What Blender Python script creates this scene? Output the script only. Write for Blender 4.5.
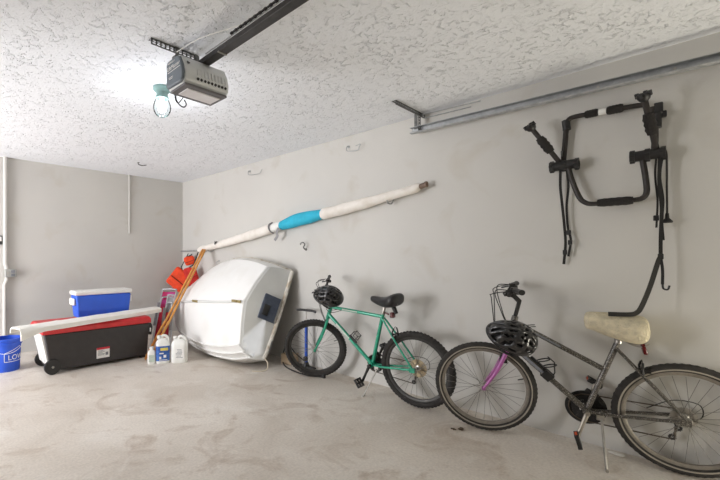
import bpy, math, random
from mathutils import Vector, Matrix, noise
R = math.radians
PI = math.pi
random.seed(7)
sc = bpy.context.scene
for o in list(bpy.data.objects):
    bpy.data.objects.remove(o)
COL = sc.collection

# ------------------------------------------------------------------ camera
cam = bpy.data.cameras.new('camera')
camo = bpy.data.objects.new('camera', cam)
COL.objects.link(camo)
camo.location = (0, 0, 1.3)
camo.rotation_euler = (R(90), 0, R(-41.687))
cam.sensor_width = 36
cam.lens = 387.4 / 720 * 36
cam.shift_x = (360 - 265) / 720
cam.shift_y = 16.5 / 720
cam.clip_start = 0.05
sc.camera = camo

# ------------------------------------------------------------------ light
world = bpy.data.worlds.new('world')
sc.world = world
world.use_nodes = True
bg = world.node_tree.nodes['Background']
bg.inputs[0].default_value = (0.93, 0.97, 1.0, 1)
bg.inputs[1].default_value = 0.04


def area(name, loc, target, sx, sy, power, col):
    l = bpy.data.lights.new(name, 'AREA')
    l.shape = 'RECTANGLE'
    l.size, l.size_y = sx, sy
    l.energy = power
    l.color = col
    o = bpy.data.objects.new(name, l)
    COL.objects.link(o)
    o.location = loc
    o.rotation_euler = (Vector(target) - Vector(loc)).to_track_quat('-Z', 'Y').to_euler()
    return o


# daylight through the opening of the neighbouring bay on the left
area('bay_daylight', (-2.9, 4.7, 1.2), (1.5, 5.2, 1.8), 2.0, 2.0, 226, (.965, .97, 1.0))
# added fill lamp, low behind the camera, brightens the ceiling on the right
area('ceiling_fill', (3.0, -2.0, .3), (2.6, 1.0, 2.6), .8, .6, 42, (1.0, .95, .80))

sc.view_settings.view_transform = 'Standard'
sc.view_settings.look = 'None'
sc.view_settings.gamma = 1
sc.view_settings.exposure = 0.04
sc.view_settings.use_curve_mapping = False


# ------------------------------------------------------------------ materials
def lin(c):
    return tuple(((v / 255) / 12.92 if v / 255 <= .04045 else ((v / 255 + .055) / 1.055) ** 2.4) for v in c)


MATS = {}


def mat(name, rgb, rough=.5, metal=0., var=.06, scale=12., bump=0., bscale=60., bdist=.01,
        rgb2=None, lo=.35, hi=.65, detail=4., spec=.5, coat=0.):
    """plain procedural paint / plastic / metal: noise mottled colour and optional bump"""
    if name in MATS:
        return MATS[name]
    m = bpy.data.materials.new(name)
    m.use_nodes = True
    nt = m.node_tree
    N, Lk = nt.nodes, nt.links
    b = N['Principled BSDF']
    tc = N.new('ShaderNodeTexCoord')
    nz = N.new('ShaderNodeTexNoise')
    nz.inputs['Scale'].default_value = scale
    nz.inputs['Detail'].default_value = detail
    Lk.new(tc.outputs['Object'], nz.inputs['Vector'])
    rp = N.new('ShaderNodeValToRGB')
    c = lin(rgb)
    if rgb2 is None:
        c1 = tuple(v * (1 - var) for v in c)
        c2 = tuple(min(1, v * (1 + var)) for v in c)
    else:
        c1, c2 = c, lin(rgb2)
    rp.color_ramp.elements[0].position = lo
    rp.color_ramp.elements[1].position = hi
    rp.color_ramp.elements[0].color = (*c1, 1)
    rp.color_ramp.elements[1].color = (*c2, 1)
    Lk.new(nz.outputs['Fac'], rp.inputs['Fac'])
    Lk.new(rp.outputs['Color'], b.inputs['Base Color'])
    b.inputs['Roughness'].default_value = rough
    b.inputs['Metallic'].default_value = metal
    b.inputs['Specular IOR Level'].default_value = spec
    b.inputs['Coat Weight'].default_value = coat
    if bump:
        n2 = N.new('ShaderNodeTexNoise')
        n2.inputs['Scale'].default_value = bscale
        n2.inputs['Detail'].default_value = 5
        Lk.new(tc.outputs['Object'], n2.inputs['Vector'])
        bp = N.new('ShaderNodeBump')
        bp.inputs['Strength'].default_value = bump
        bp.inputs['Distance'].default_value = bdist
        Lk.new(n2.outputs['Fac'], bp.inputs['Height'])
        Lk.new(bp.outputs['Normal'], b.inputs['Normal'])
    MATS[name] = m
    return m


def node_mat(name):
    m = bpy.data.materials.new(name)
    m.use_nodes = True
    nt = m.node_tree
    return m, nt.nodes, nt.links, nt.nodes['Principled BSDF'], nt.nodes.new('ShaderNodeTexCoord')


def nmix(N, Lk, fac, a, b):
    mx = N.new('ShaderNodeMix')
    mx.data_type = 'RGBA'
    if isinstance(fac, float):
        mx.inputs[0].default_value = fac
    else:
        Lk.new(fac, mx.inputs[0])
    for i, v in ((6, a), (7, b)):
        if isinstance(v, tuple):
            mx.inputs[i].default_value = (*v, 1)
        else:
            Lk.new(v, mx.inputs[i])
    return mx.outputs[2]


def nnoise(N, Lk, vec, scale, detail=4., lo=.4, hi=.6, dist=0., rough=.5):
    n = N.new('ShaderNodeTexNoise')
    n.inputs['Scale'].default_value = scale
    n.inputs['Detail'].default_value = detail
    n.inputs['Distortion'].default_value = dist
    n.inputs['Roughness'].default_value = rough
    Lk.new(vec, n.inputs['Vector'])
    r = N.new('ShaderNodeMapRange')
    r.inputs[1].default_value = lo
    r.inputs[2].default_value = hi
    Lk.new(n.outputs['Fac'], r.inputs[0])
    return r.outputs[0]


def wall_material():
    m, N, Lk, b, tc = node_mat('painted_wall')
    v = tc.outputs['Object']
    a = nnoise(N, Lk, v, .9, 3, .3, .7)
    c = nmix(N, Lk, a, lin((199, 196, 191)), lin((206, 203, 197)))
    st = nnoise(N, Lk, v, 2.6, 6, .58, .8, .6)
    c = nmix(N, Lk, st, c, lin((193, 187, 177)))
    Lk.new(c, b.inputs['Base Color'])
    b.inputs['Roughness'].default_value = .62
    n = N.new('ShaderNodeTexNoise')
    n.inputs['Scale'].default_value = 45
    n.inputs['Detail'].default_value = 6
    Lk.new(v, n.inputs['Vector'])
    bp = N.new('ShaderNodeBump')
    bp.inputs['Strength'].default_value = .12
    bp.inputs['Distance'].default_value = .006
    Lk.new(n.outputs['Fac'], bp.inputs['Height'])
    Lk.new(bp.outputs['Normal'], b.inputs['Normal'])
    return m


def ceiling_material():
    m, N, Lk, b, tc = node_mat('stomped_ceiling')
    v = tc.outputs['Object']
    b.inputs['Base Color'].default_value = (*lin((238, 240, 244)), 1)
    b.inputs['Roughness'].default_value = .85
    msk = nnoise(N, Lk, v, 5, 4, .40, .62, .6)
    fl = nnoise(N, Lk, v, 30, 5, .55, .66, .8, .55)
    fl2 = nnoise(N, Lk, v, 70, 3, .50, .72, .3)
    m1 = N.new('ShaderNodeMath')
    m1.operation = 'MULTIPLY'
    Lk.new(fl, m1.inputs[0])
    Lk.new(msk, m1.inputs[1])
    m2 = N.new('ShaderNodeMath')
    m2.operation = 'MULTIPLY_ADD'
    Lk.new(fl, m2.inputs[0])
    m2.inputs[1].default_value = .45
    Lk.new(m1.outputs[0], m2.inputs[2])
    ad = N.new('ShaderNodeMath')
    ad.operation = 'MULTIPLY_ADD'
    Lk.new(fl2, ad.inputs[0])
    ad.inputs[1].default_value = .22
    Lk.new(m2.outputs[0], ad.inputs[2])
    bp = N.new('ShaderNodeBump')
    bp.inputs['Strength'].default_value = .8
    bp.inputs['Distance'].default_value = .010
    Lk.new(ad.outputs[0], bp.inputs['Height'])
    Lk.new(bp.outputs['Normal'], b.inputs['Normal'])
    return m


def floor_material():
    m, N, Lk, b, tc = node_mat('concrete_floor')
    v = tc.outputs['Object']
    a = nnoise(N, Lk, v, 1.1, 7, .35, .65, .8, .6)
    c = nmix(N, Lk, a, lin((206, 196, 184)), lin((225, 217, 207)))
    s = nnoise(N, Lk, v, 2.3, 8, .52, .68, 1.4, .65)
    c = nmix(N, Lk, s, c, lin((190, 175, 160)))
    w = nnoise(N, Lk, v, 1.7, 8, .55, .72, 1.0, .6)
    c = nmix(N, Lk, w, c, lin((228, 222, 214)))
    g = nnoise(N, Lk, v, 60, 4, .3, .7)
    gm = nmix(N, Lk, g, (.9, .9, .9), (1.08, 1.08, 1.08))
    mu = N.new('ShaderNodeMix')
    mu.data_type = 'RGBA'
    mu.blend_type = 'MULTIPLY'
    mu.inputs[0].default_value = 1
    Lk.new(c, mu.inputs[6])
    Lk.new(gm, mu.inputs[7])
    Lk.new(mu.outputs[2], b.inputs['Base Color'])
    r = nnoise(N, Lk, v, 2.0, 5, .3, .7)
    mr = N.new('ShaderNodeMapRange')
    mr.inputs[3].default_value = .38
    mr.inputs[4].default_value = .6
    Lk.new(r, mr.inputs[0])
    Lk.new(mr.outputs[0], b.inputs['Roughness'])
    bp = N.new('ShaderNodeBump')
    bp.inputs['Strength'].default_value = .12
    bp.inputs['Distance'].default_value = .004
    Lk.new(g, bp.inputs['Height'])
    Lk.new(bp.outputs['Normal'], b.inputs['Normal'])
    return m


def glass_material():
    m, N, Lk, b, tc = node_mat('clear_glass')
    tr = N.new('ShaderNodeBsdfTransparent')
    tr.inputs[0].default_value = (.94, .98, .98, 1)
    gl = N.new('ShaderNodeBsdfGlossy')
    gl.inputs['Roughness'].default_value = .05
    fr = N.new('ShaderNodeFresnel')
    fr.inputs[0].default_value = 1.12
    mx = N.new('ShaderNodeMixShader')
    Lk.new(fr.outputs[0], mx.inputs[0])
    Lk.new(tr.outputs[0], mx.inputs[1])
    Lk.new(gl.outputs[0], mx.inputs[2])
    Lk.new(mx.outputs[0], N['Material Output'].inputs['Surface'])
    return m


def glow_material(name, col, s):
    m, N, Lk, b, tc = node_mat(name)
    b.inputs['Emission Color'].default_value = (*col, 1)
    b.inputs['Emission Strength'].default_value = s
    return m


M_WALL, M_CEIL, M_FLOOR, M_GLASS = wall_material(), ceiling_material(), floor_material(), glass_material()
M_GLOW = glow_material('lit_bulb', (.93, 1, 1), 8)
M_RUBBER = mat('tyre_rubber', (44, 41, 39), .85, var=.2, scale=40)
M_RUBBER2 = mat('worn_tyre_rubber', (47, 44, 41), .85, var=.2, scale=30)
M_BLACK = mat('black_plastic', (30, 29, 29), .45, var=.15, scale=40)
M_MATTE = mat('matte_black', (38, 36, 35), .75, var=.15, scale=60)
M_FOAM = mat('black_foam', (40, 37, 35), .95, var=.2, scale=120, bump=.4, bscale=200)
M_STEEL = mat('brushed_steel', (178, 174, 168), .35, .9, var=.1, scale=30)
M_SPOKE = mat('dull_spoke_steel', (120, 116, 110), .5, .5, var=.1, scale=30)
M_DRIM = mat('dark_rim', (62, 60, 58), .45, .4, var=.12, scale=40)
M_GRIM = mat('dusty_rim', (128, 121, 112), .55, .4, var=.12, scale=40)
M_ALLOY = mat('dull_alloy', (165, 158, 148), .4, .8, var=.12, scale=40)
M_GALV = mat('galvanised_steel', (172, 174, 175), .45, .55, var=.14, scale=24)
M_DGALV = mat('dull_galvanised', (112, 112, 110), .5, .6, var=.2, scale=30)
M_TEAL = mat('teal_bike_paint', (22, 150, 118), .3, .1, var=.08, scale=30, coat=.5)
M_SPECK = mat('speckled_bike_paint', (74, 70, 65), .35, .2, scale=210, rgb2=(176, 170, 160), lo=.6, hi=.64, coat=.3, detail=1.5)
M_PINK = mat('purple_fork_paint', (170, 92, 158), .35, .1, var=.12, scale=30, coat=.3)
M_GOLD = mat('brown_sprockets', (168, 152, 124), .45, .7, var=.2, scale=60)
M_RED = mat('red_plastic', (205, 38, 42), .4, var=.08, scale=16)
M_REDR = mat('red_reflector', (86, 16, 18), .25, var=.2, scale=80)
M_ORREF = mat('orange_reflector', (200, 88, 60), .25, var=.15, scale=80)
M_SADDLE = mat('black_vinyl', (36, 35, 36), .38, var=.12, scale=30)
M_FLEECE = mat('cream_fleece', (226, 214, 184), .98, var=.12, scale=28, bump=.9, bscale=120, bdist=.015)
M_WHITEP = mat('white_plastic', (233, 232, 228), .4, var=.03, scale=10)
M_BLUEP = mat('blue_cooler_plastic', (36, 92, 212), .38, var=.05, scale=8)
M_BUCKET = mat('blue_bucket_plastic', (38, 84, 200), .4, var=.06, scale=9)
M_CHAR = mat('charcoal_plastic', (52, 48, 48), .55, var=.1, scale=14)
M_HULL = mat('white_gelcoat', (240, 239, 236), .38, scale=3.2, rgb2=(232, 230, 225), lo=.5, hi=.75, detail=6)
M_TRANS = mat('grey_white_gelcoat', (216, 216, 213), .45, var=.03, scale=5)
M_RAIL = mat('grubby_rub_rail', (222, 217, 207), .6, scale=9, rgb2=(170, 148, 118), lo=.47, hi=.68, detail=6)
M_BRASS = mat('brass_cleat', (170, 152, 104), .4, .6, var=.2, scale=60)
M_PAD = mat('slate_blue_pad', (70, 78, 94), .6, var=.14, scale=26)
M_SAIL = mat('white_sailcloth', (236, 230, 222), .85, scale=7, rgb2=(222, 213, 202), lo=.45, hi=.75, bump=.35, bscale=18, bdist=.02)
M_CYAN = mat('turquoise_cloth', (44, 178, 208), .75, var=.08, scale=10, bump=.3, bscale=20, bdist=.02)
M_WOOD = mat('varnished_wood', (226, 162, 84), .45, scale=16, rgb2=(206, 138, 62), lo=.4, hi=.7)
M_CARD = mat('pale_timber', (186, 164, 136), .8, var=.1, scale=12)
M_ORANGE = mat('orange_vest_cloth', (238, 74, 34), .8, var=.1, scale=14, bump=.3, bscale=30, bdist=.02)
M_REDV = mat('red_vest_cloth', (206, 44, 36), .8, var=.1, scale=14, bump=.3, bscale=30, bdist=.02)
M_PINKC = mat('magenta_cloth', (214, 76, 150), .8, scale=9, rgb2=(190, 40, 88), lo=.45, hi=.6)
M_GREYC = mat('grey_mesh_cloth', (150, 148, 150), .85, var=.1, scale=30)
M_REDC = mat('crimson_cloth', (188, 36, 58), .8, var=.1, scale=20)
M_TUBE = mat('aluminium_tube', (190, 190, 192), .35, .75, var=.06, scale=20)
M_JUG = mat('milky_plastic', (238, 237, 232), .4, var=.03, scale=14)
M_LBLUE = mat('blue_label', (40, 84, 160), .5, scale=26, rgb2=(60, 110, 190), lo=.4, hi=.6)
M_LYEL = mat('yellow_label', (226, 205, 96), .5, var=.1, scale=40)
M_LWHITE = mat('white_label', (236, 234, 230), .5, var=.03, scale=40)
M_LGREY = mat('grey_print', (120, 122, 128), .6, var=.1, scale=50)
M_LRED = mat('red_print', (205, 44, 60), .5, var=.1, scale=50)
M_LGREEN = mat('pale_green_print', (196, 208, 196), .5, var=.08, scale=60)
M_PUMP = mat('blue_pump_paint', (40, 82, 176), .35, .2, var=.08, scale=30)
M_OPG = mat('opener_grey_shell', (212, 213, 213), .45, .1, var=.04, scale=10)
M_OPD = mat('opener_dark_panel', (104, 112, 120), .5, var=.06, scale=20)
M_OPB = mat('opener_bezel', (106, 104, 106), .5, var=.06, scale=20)
M_OPL = mat('opener_lens', (222, 220, 222), .3, var=.03, scale=20)
M_RAILB = mat('dark_steel_rail', (70, 68, 68), .45, .5, var=.15, scale=20)
M_TEALG = mat('green_grey_porcelain', (120, 150, 146), .35, var=.06, scale=20)
M_STRAP = mat('black_webbing', (36, 34, 32), .85, var=.2, scale=150)
M_RACK = mat('black_rack_tube', (46, 41, 38), .5, .2, var=.15, scale=40)
M_PIPE = mat('painted_conduit', (200, 197, 191), .5, var=.03, scale=10)
M_BOXG = mat('grey_outlet_box', (172, 172, 168), .45, .4, var=.1, scale=40)
M_LINER = mat('helmet_liner', (24, 23, 23), .9, var=.2, scale=60)
M_HELM = mat('helmet_shell', (38, 37, 38), .28, var=.15, scale=30, coat=.4)
M_ROPE = mat('tan_rope', (196, 184, 164), .9, var=.12, scale=120)
M_LEAF = mat('dead_leaf', (74, 60, 46), .9, var=.2, scale=60)
M_PAPER = mat('paper_scrap', (232, 228, 220), .8, var=.04, scale=60)


# ------------------------------------------------------------------ mesh helpers
class MB:
    def __init__(s):
        s.v, s.f, s.mi, s.cur = [], [], [], 0

    def add(s, verts, faces, M=None):
        o = len(s.v)
        for p in verts:
            p = Vector(p)
            s.v.append(M @ p if M else p)
        for f in faces:
            s.f.append([i + o for i in f])
            s.mi.append(s.cur)
        return s

    def box(s, c, d, rot=None, taper=1.0):
        x, y, z = d[0] / 2, d[1] / 2, d[2] / 2
        vs = [(-x * taper, -y * taper, -z), (x * taper, -y * taper, -z), (x * taper, y * taper, -z), (-x * taper, y * taper, -z),
              (-x, -y, z), (x, -y, z), (x, y, z), (-x, y, z)]
        M = Matrix.Translation(c)
        if rot is not None:
            M = M @ rot
        return s.add(vs, [(3, 2, 1, 0), (4, 5, 6, 7), (0, 1, 5, 4), (1, 2, 6, 5), (2, 3, 7, 6), (3, 0, 4, 7)], M)

    def tube(s, pts, r, n=10, closed=False, cap=True, flat=None, up=None):
        """sweep a circle (or flat = (w, t) strap section) along a polyline"""
        P = [Vector(p) for p in pts]
        m = len(P)
        rs = r if isinstance(r, (list, tuple)) else [r] * m
        T = []
        for i in range(m):
            a = P[(i - 1) % m] if (closed or i > 0) else P[i]
            b = P[(i + 1) % m] if (closed or i < m - 1) else P[i]
            t = (b - a)
            T.append(t.normalized() if t.length > 1e-9 else Vector((0, 0, 1)))
        u = Vector(up) if up else (Vector((0, 0, 1)) if abs(T[0].z) < .9 else Vector((1, 0, 0)))
        rings = []
        for i in range(m):
            u = (u - T[i] * u.dot(T[i]))
            u = u.normalized() if u.length > 1e-6 else T[i].orthogonal().normalized()
            w = T[i].cross(u)
            ring = []
            if flat:
                for a, b in ((-1, -1), (1, -1), (1, 1), (-1, 1)):
                    ring.append(P[i] + w * a * flat[0] / 2 + u * b * flat[1] / 2)
            else:
                for k in range(n):
                    a = 2 * PI * k / n
                    ring.append(P[i] + (u * math.cos(a) + w * math.sin(a)) * rs[i])
            rings.append(ring)
        return s.loft(rings, closed, cap)

    def loft(s, rings, closed=False, cap=True):
        n = len(rings[0])
        vs = [p for r in rings for p in r]
        fs = []
        m = len(rings)
        for i in range(m if closed else m - 1):
            j = (i + 1) % m
            for k in range(n):
                k2 = (k + 1) % n
                fs.append((i * n + k, i * n + k2, j * n + k2, j * n + k))
        if cap and not closed:
            fs.append(tuple(range(n - 1, -1, -1)))
            fs.append(tuple((m - 1) * n + k for k in range(n)))
        return s.add(vs, fs)

    def cyl(s, a, b, r, r2=None, n=14):
        return s.tube([a, b], [r, r if r2 is None else r2], n)

    def lathe(s, prof, M=None, n=24, cap=True):
        rings = []
        for r, z in prof:
            rings.append([Vector((r * math.cos(2 * PI * k / n), r * math.sin(2 * PI * k / n), z)) for k in range(n)])
        if M:
            rings = [[M @ p for p in q] for q in rings]
        return s.loft(rings, False, cap)

    def ring(s, c, Rm, prof, n=72, axis='y', knob=None):
        """closed ring about an axis; prof = list of (dr, da) section points"""
        rings = []
        for i in range(n):
            a = 2 * PI * i / n
            rr = []
            for dr, da in prof:
                if knob and dr > knob[0] and i % 2:
                    dr -= knob[1]
                q = Rm + dr
                if axis == 'y':
                    rr.append(Vector(c) + Vector((q * math.cos(a), da, q * math.sin(a))))
                elif axis == 'x':
                    rr.append(Vector(c) + Vector((da, q * math.cos(a), q * math.sin(a))))
                else:
                    rr.append(Vector(c) + Vector((q * math.cos(a), q * math.sin(a), da)))
            rings.append(rr)
        return s.loft(rings, True)

    def grid(s, rows):
        n = len(rows[0])
        vs = [p for r in rows for p in r]
        fs = [(i * n + k, i * n + k + 1, (i + 1) * n + k + 1, (i + 1) * n + k) for i in range(len(rows) - 1) for k in range(n - 1)]
        return s.add(vs, fs)

    def ellipsoid(s, c, r, nu=20, nv=12, rot=None, jit=0, jsc=20):
        M = Matrix.Translation(c)
        if rot is not None:
            M = M @ rot
        rings = []
        for j in range(nv + 1):
            t = -PI / 2 + PI * j / nv
            t = max(-PI / 2 + .02, min(PI / 2 - .02, t))
            ring = []
            for i in range(nu):
                a = 2 * PI * i / nu
                p = Vector((r[0] * math.cos(t) * math.cos(a), r[1] * math.cos(t) * math.sin(a), r[2] * math.sin(t)))
                if jit:
                    p += p.normalized() * jit * noise.noise(p * jsc + Vector(c))
                ring.append(M @ p)
            rings.append(ring)
        return s.loft(rings)

    def build(s, name, m, parent=None, smooth=30, bevel=0, seg=2, solid=0, sub=0, world=False, extra=None):
        me = bpy.data.meshes.new(name)
        off = base(parent) if (world and parent) else Vector((0, 0, 0))
        me.from_pydata([tuple(p - off) for p in s.v], [], s.f)
        me.materials.append(m)
        for e in (extra or []):
            me.materials.append(e)
        if extra:
            for p, i in zip(me.polygons, s.mi):
                p.material_index = i
        me.validate()
        import bmesh
        bm = bmesh.new()
        bm.from_mesh(me)
        bmesh.ops.remove_doubles(bm, verts=bm.verts, dist=1e-6)
        bmesh.ops.recalc_face_normals(bm, faces=bm.faces)
        bm.to_mesh(me)
        bm.free()
        o = bpy.data.objects.new(name, me)
        COL.objects.link(o)
        if parent:
            o.parent = parent
        if solid:
            md = o.modifiers.new('solid', 'SOLIDIFY')
            md.thickness = solid
            md.offset = 0
        if bevel:
            md = o.modifiers.new('bevel', 'BEVEL')
            md.width = bevel
            md.segments = seg
            md.limit_method = 'ANGLE'
            md.angle_limit = R(40)
        if sub:
            md = o.modifiers.new('sub', 'SUBSURF')
            md.levels = md.render_levels = sub
        if smooth:
            for p in me.polygons:
                p.use_smooth = True
            me.set_sharp_from_angle(angle=R(smooth))
        return o


def base(o):
    v = Vector((0, 0, 0))
    while o:
        v += o.location
        o = o.parent
    return v


def tag(o, label, cat, group=None, kind=None):
    o['label'] = label
    o['category'] = cat
    if group:
        o['group'] = group
    if kind:
        o['kind'] = kind
    return o


def thing(name, label, cat, loc=(0, 0, 0), group=None):
    o = bpy.data.objects.new(name, None)
    o.empty_display_size = .1
    COL.objects.link(o)
    o.location = loc
    return tag(o, label, cat, group)


def struct(o):
    o['kind'] = 'structure'
    return o


def spline(pts, n=6, closed=False):
    """Catmull-Rom through the points"""
    P = [Vector(p) for p in pts]
    out = []
    m = len(P)
    rng = m if closed else m - 1
    for i in range(rng):
        p0 = P[(i - 1) % m] if (closed or i > 0) else P[0] * 2 - P[1]
        p1 = P[i]
        p2 = P[(i + 1) % m]
        p3 = P[(i + 2) % m] if (closed or i < m - 2) else P[-1] * 2 - P[-2]
        for k in range(n):
            t = k / n
            out.append(.5 * ((2 * p1) + (p2 - p0) * t + (2 * p0 - 5 * p1 + 4 * p2 - p3) * t * t + (3 * p1 - p0 - 3 * p2 + p3) * t ** 3))
    if not closed:
        out.append(P[-1])
    return out


def text_mesh(body, size):
    cu = bpy.data.curves.new('lettering', 'FONT')
    cu.body = body
    cu.size = size
    cu.align_x = 'LEFT'
    cu.extrude = .0006
    o = bpy.data.objects.new('lettering', cu)
    COL.objects.link(o)
    dg = bpy.context.evaluated_depsgraph_get()
    me = bpy.data.meshes.new_from_object(o.evaluated_get(dg))
    vs = [v.co.copy() for v in me.vertices]
    fs = [tuple(p.vertices) for p in me.polygons]
    bpy.data.objects.remove(o)
    bpy.data.curves.remove(cu)
    bpy.data.meshes.remove(me)
    return vs, fs


# ------------------------------------------------------------------ the room
WX, WY, CZ = 3.48, 6.105, 2.609
XL, YN = -3.3, -2.6


def slab(name, x0, x1, y0, y1, z0, z1, m):
    b = MB()
    b.box(((x0 + x1) / 2, (y0 + y1) / 2, (z0 + z1) / 2), (x1 - x0, y1 - y0, z1 - z0))
    return struct(b.build(name, m, smooth=0))


slab('floor', XL - .1, WX + .1, YN, WY + .1, -.1, 0, M_FLOOR)
slab('ceiling', XL - .1, WX + .1, YN, WY + .1, CZ, CZ + .1, M_CEIL)
slab('wall_right', WX, WX + .1, YN, WY + .1, 0, CZ, M_WALL)
slab('wall_back', XL - .1, WX, WY, WY + .1, 0, CZ, M_WALL)

# unseen wall, added left of and behind the camera to block bay light
slab('light_block_wall', -1.0, -.9, YN, 3.2, 0, CZ, M_WALL)

# ------------------------------------------------------------------ back wall fittings
b = MB()
b.tube([(.838, WY - .034, CZ), (.838, WY - .034, 1.20), (.853, WY - .034, 1.165), (.853, WY - .034, 1.134)], .027, 14)
for z in (2.3, 1.75):
    b.box((.838, WY - .006, z), (.10, .012, .03))
tag(b.build('conduit_pipe', M_PIPE, bevel=0), 'long painted conduit pipe from ceiling down to the outlet box on back wall', 'pipe', 'wall conduits')
b = MB()
b.tube([(.853, WY - .034, 1.026), (.853, WY - .034, .99), (.83, WY - .034, .93), (.83, WY - .034, 0)], .024, 14)
b.box((.83, WY - .006, .6), (.10, .012, .03))
tag(b.build('conduit_pipe', M_PIPE), 'painted conduit pipe from the outlet box down to the floor behind the bucket', 'pipe', 'wall conduits')
b = MB()
b.tube([(2.509, WY - .014, CZ), (2.509, WY - .014, 1.672)], .013, 12)
b.box((2.509, WY - .004, 1.75), (.05, .008, .02))
b.box((2.509, WY - .004, 2.45), (.05, .008, .02))
tag(b.build('conduit_pipe', M_PIPE), 'thin short white conduit dropping from ceiling, ends mid back wall', 'pipe', 'wall conduits')
t = thing('outlet_box', 'grey metal outlet box on back wall beside the conduit', 'outlet', (.895, WY, 1.02))
b = MB()
b.box((.895, WY - .035, 1.08), (.13, .068, .105))
b.build('box_body', M_BOXG, t, bevel=.006, world=True)
for zz in (1.10, 1.055):
    b = MB()
    b.box((.918, WY - .0715, zz), (.045, .006, .036))
    for dx in (-.007, .007):
        b.box((.918 + dx, WY - .075, zz + .003), (.004, .004, .012))
    b.build('socket', M_LGREY, t, bevel=.002, world=True)
b = MB()
b.cyl((.862, WY - .068, 1.08), (.862, WY - .075, 1.08), .014)
b.build('screw', M_STEEL, t, world=True)
t = thing('door_button', 'dark wall button with white top at left edge of back wall', 'switch', (.782, WY, 1.45))
b = MB()
b.box((.775, WY - .016, 1.515), (.06, .03, .115))
b.build('button_body', M_BLACK, t, bevel=.006, world=True)
b = MB()
b.box((.775, WY - .034, 1.53), (.045, .008, .06))
b.build('push_plate', M_WHITEP, t, bevel=.004, world=True)

# ------------------------------------------------------------------ ceiling fittings: lamp
t = thing('ceiling_light', 'round ceiling lampholder with lit clear globe bulb beside the garage door opener', 'ceiling light', (1.40, 2.77, CZ))
b = MB()
b.lathe([(.058, 0), (.068, -.004), (.068, -.022), (.058, -.034), (.046, -.044), (.044, -.07), (.05, -.074), (.05, -.088), (.03, -.09)], n=32)
b.build('lampholder', M_TEALG, t)
b = MB()
b.lathe([(.044, -.082), (.052, -.10), (.064, -.13), (.068, -.16), (.062, -.19), (.045, -.215), (.02, -.228)], n=32)
b.build('globe', M_GLASS, t)
b = MB()
b.lathe([(.016, -.086), (.018, -.105), (.03, -.125), (.036, -.145), (.034, -.168), (.022, -.188), (.006, -.195)], n=24)
b.build('bulb', M_GLOW, t)
lp = bpy.data.lights.new('bulb_light', 'POINT')
lp.energy = 8
lp.color = (.92, .93, 1.0)
lp.shadow_soft_size = .05
lo = bpy.data.objects.new('bulb_light', lp)
COL.objects.link(lo)
lo.parent = t
lo.location = (0, 0, -.25)

# ------------------------------------------------------------------ garage door opener
OX, OY = 1.30, 2.0
t = thing('garage_door_opener', 'grey garage door opener motor hanging from ceiling with a dark steel rail', 'garage door opener', (OX, OY + .1, CZ))
b = MB()
prof = [(2.195, 2.325), (2.02, 2.318), (1.992, 2.335), (1.985, 2.375), (1.998, 2.43), (2.03, 2.485), (2.06, 2.50), (2.185, 2.50), (2.2, 2.48), (2.2, 2.34)]
xs = [(1.150, .93), (1.158, 1.0), (1.455, 1.0), (1.466, .93)]
rings = []
for x, k in xs:
    rings.append([Vector((x, 2.09 + (y - 2.09) * k, 2.41 + (z - 2.41) * k)) for y, z in prof])
b.loft(rings)
b.build('motor_housing', M_OPG, t, bevel=.008, smooth=50, world=True)
b = MB()
b.loft([[Vector((x, 2.09 + (y - 2.09) * k, 2.412 + (z - 2.412) * k)) for y, z in prof] for x, k in ((1.134, .86), (1.14, .93), (1.152, .94))])
sp = b.build('side_panel', M_OPD, t, bevel=.004, world=True)
sp['label'] = 'dark grey end panel with white lettering'
# lettering on the end panel, reads with +Y to the left
b = MB()
for body, size, y0, z0 in (('LiftMaster', .034, 2.176, 2.43), ('FORMULA 1', .013, 2.166, 2.468)):
    vs, fs = text_mesh(body, size)
    w = max(v.x for v in vs)
    b.add([(1.133 - v.z, y0 - v.x * (.155 / w if size > .02 else .08 / w), z0 + v.y) for v in vs], fs)
b.box((1.1335, 2.095, 2.418), (.001, .15, .003))
for zz, ww in ((2.385, .05), (2.376, .04)):
    b.box((1.1335, 2.13, zz), (.001, ww, .003))
b.build('lettering', M_LWHITE, sp, smooth=0, world=True)
b = MB()
b.box((1.305, 2.09, 2.3135), (.30, .185, .014))
bz = b.build('lens_bezel', M_OPB, t, bevel=.004, world=True)
b = MB()
b.box((1.31, 2.09, 2.3045), (.235, .11, .008))
b.build('light_lens', M_OPL, bz, bevel=.003, world=True)
for i in range(9):
    x = 1.235 + i * .025
    b = MB()
    b.box((x, 1.9875, 2.356), (.013, .012, .012), Matrix.Rotation(R(25), 4, 'Y'))
    b.build('vent_slot', M_BLACK, t, world=True)
b = MB()
for i in range(9):
    x = 1.235 + i * .025
    b.tube([(x, 1.985, 2.375), (x + .002, 1.994, 2.42)], [.007, .004], 8)
b.build('moulded_ribs', M_OPG, t, world=True)
b = MB()
b.lathe([(.012, 0), (.012, .006)], Matrix.Translation((1.178, 2.004, 2.44)) @ Matrix.Rotation(R(60), 4, 'X'), 3)
b.build('moulded_arrow', M_BLACK, t, world=True)
b = MB()
b.tube(spline([(1.20, 2.19, 2.32), (1.21, 2.20, 2.29), (1.235, 2.20, 2.262), (1.265, 2.20, 2.258), (1.28, 2.20, 2.28), (1.26, 2.19, 2.30)], 6), .004, 8)
b.tube(spline([(1.19, 2.19, 2.32), (1.205, 2.20, 2.285), (1.225, 2.20, 2.275), (1.25, 2.19, 2.31)], 6), .003, 8)
b.build('cable_loop', M_MATTE, t, world=True)
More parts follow.
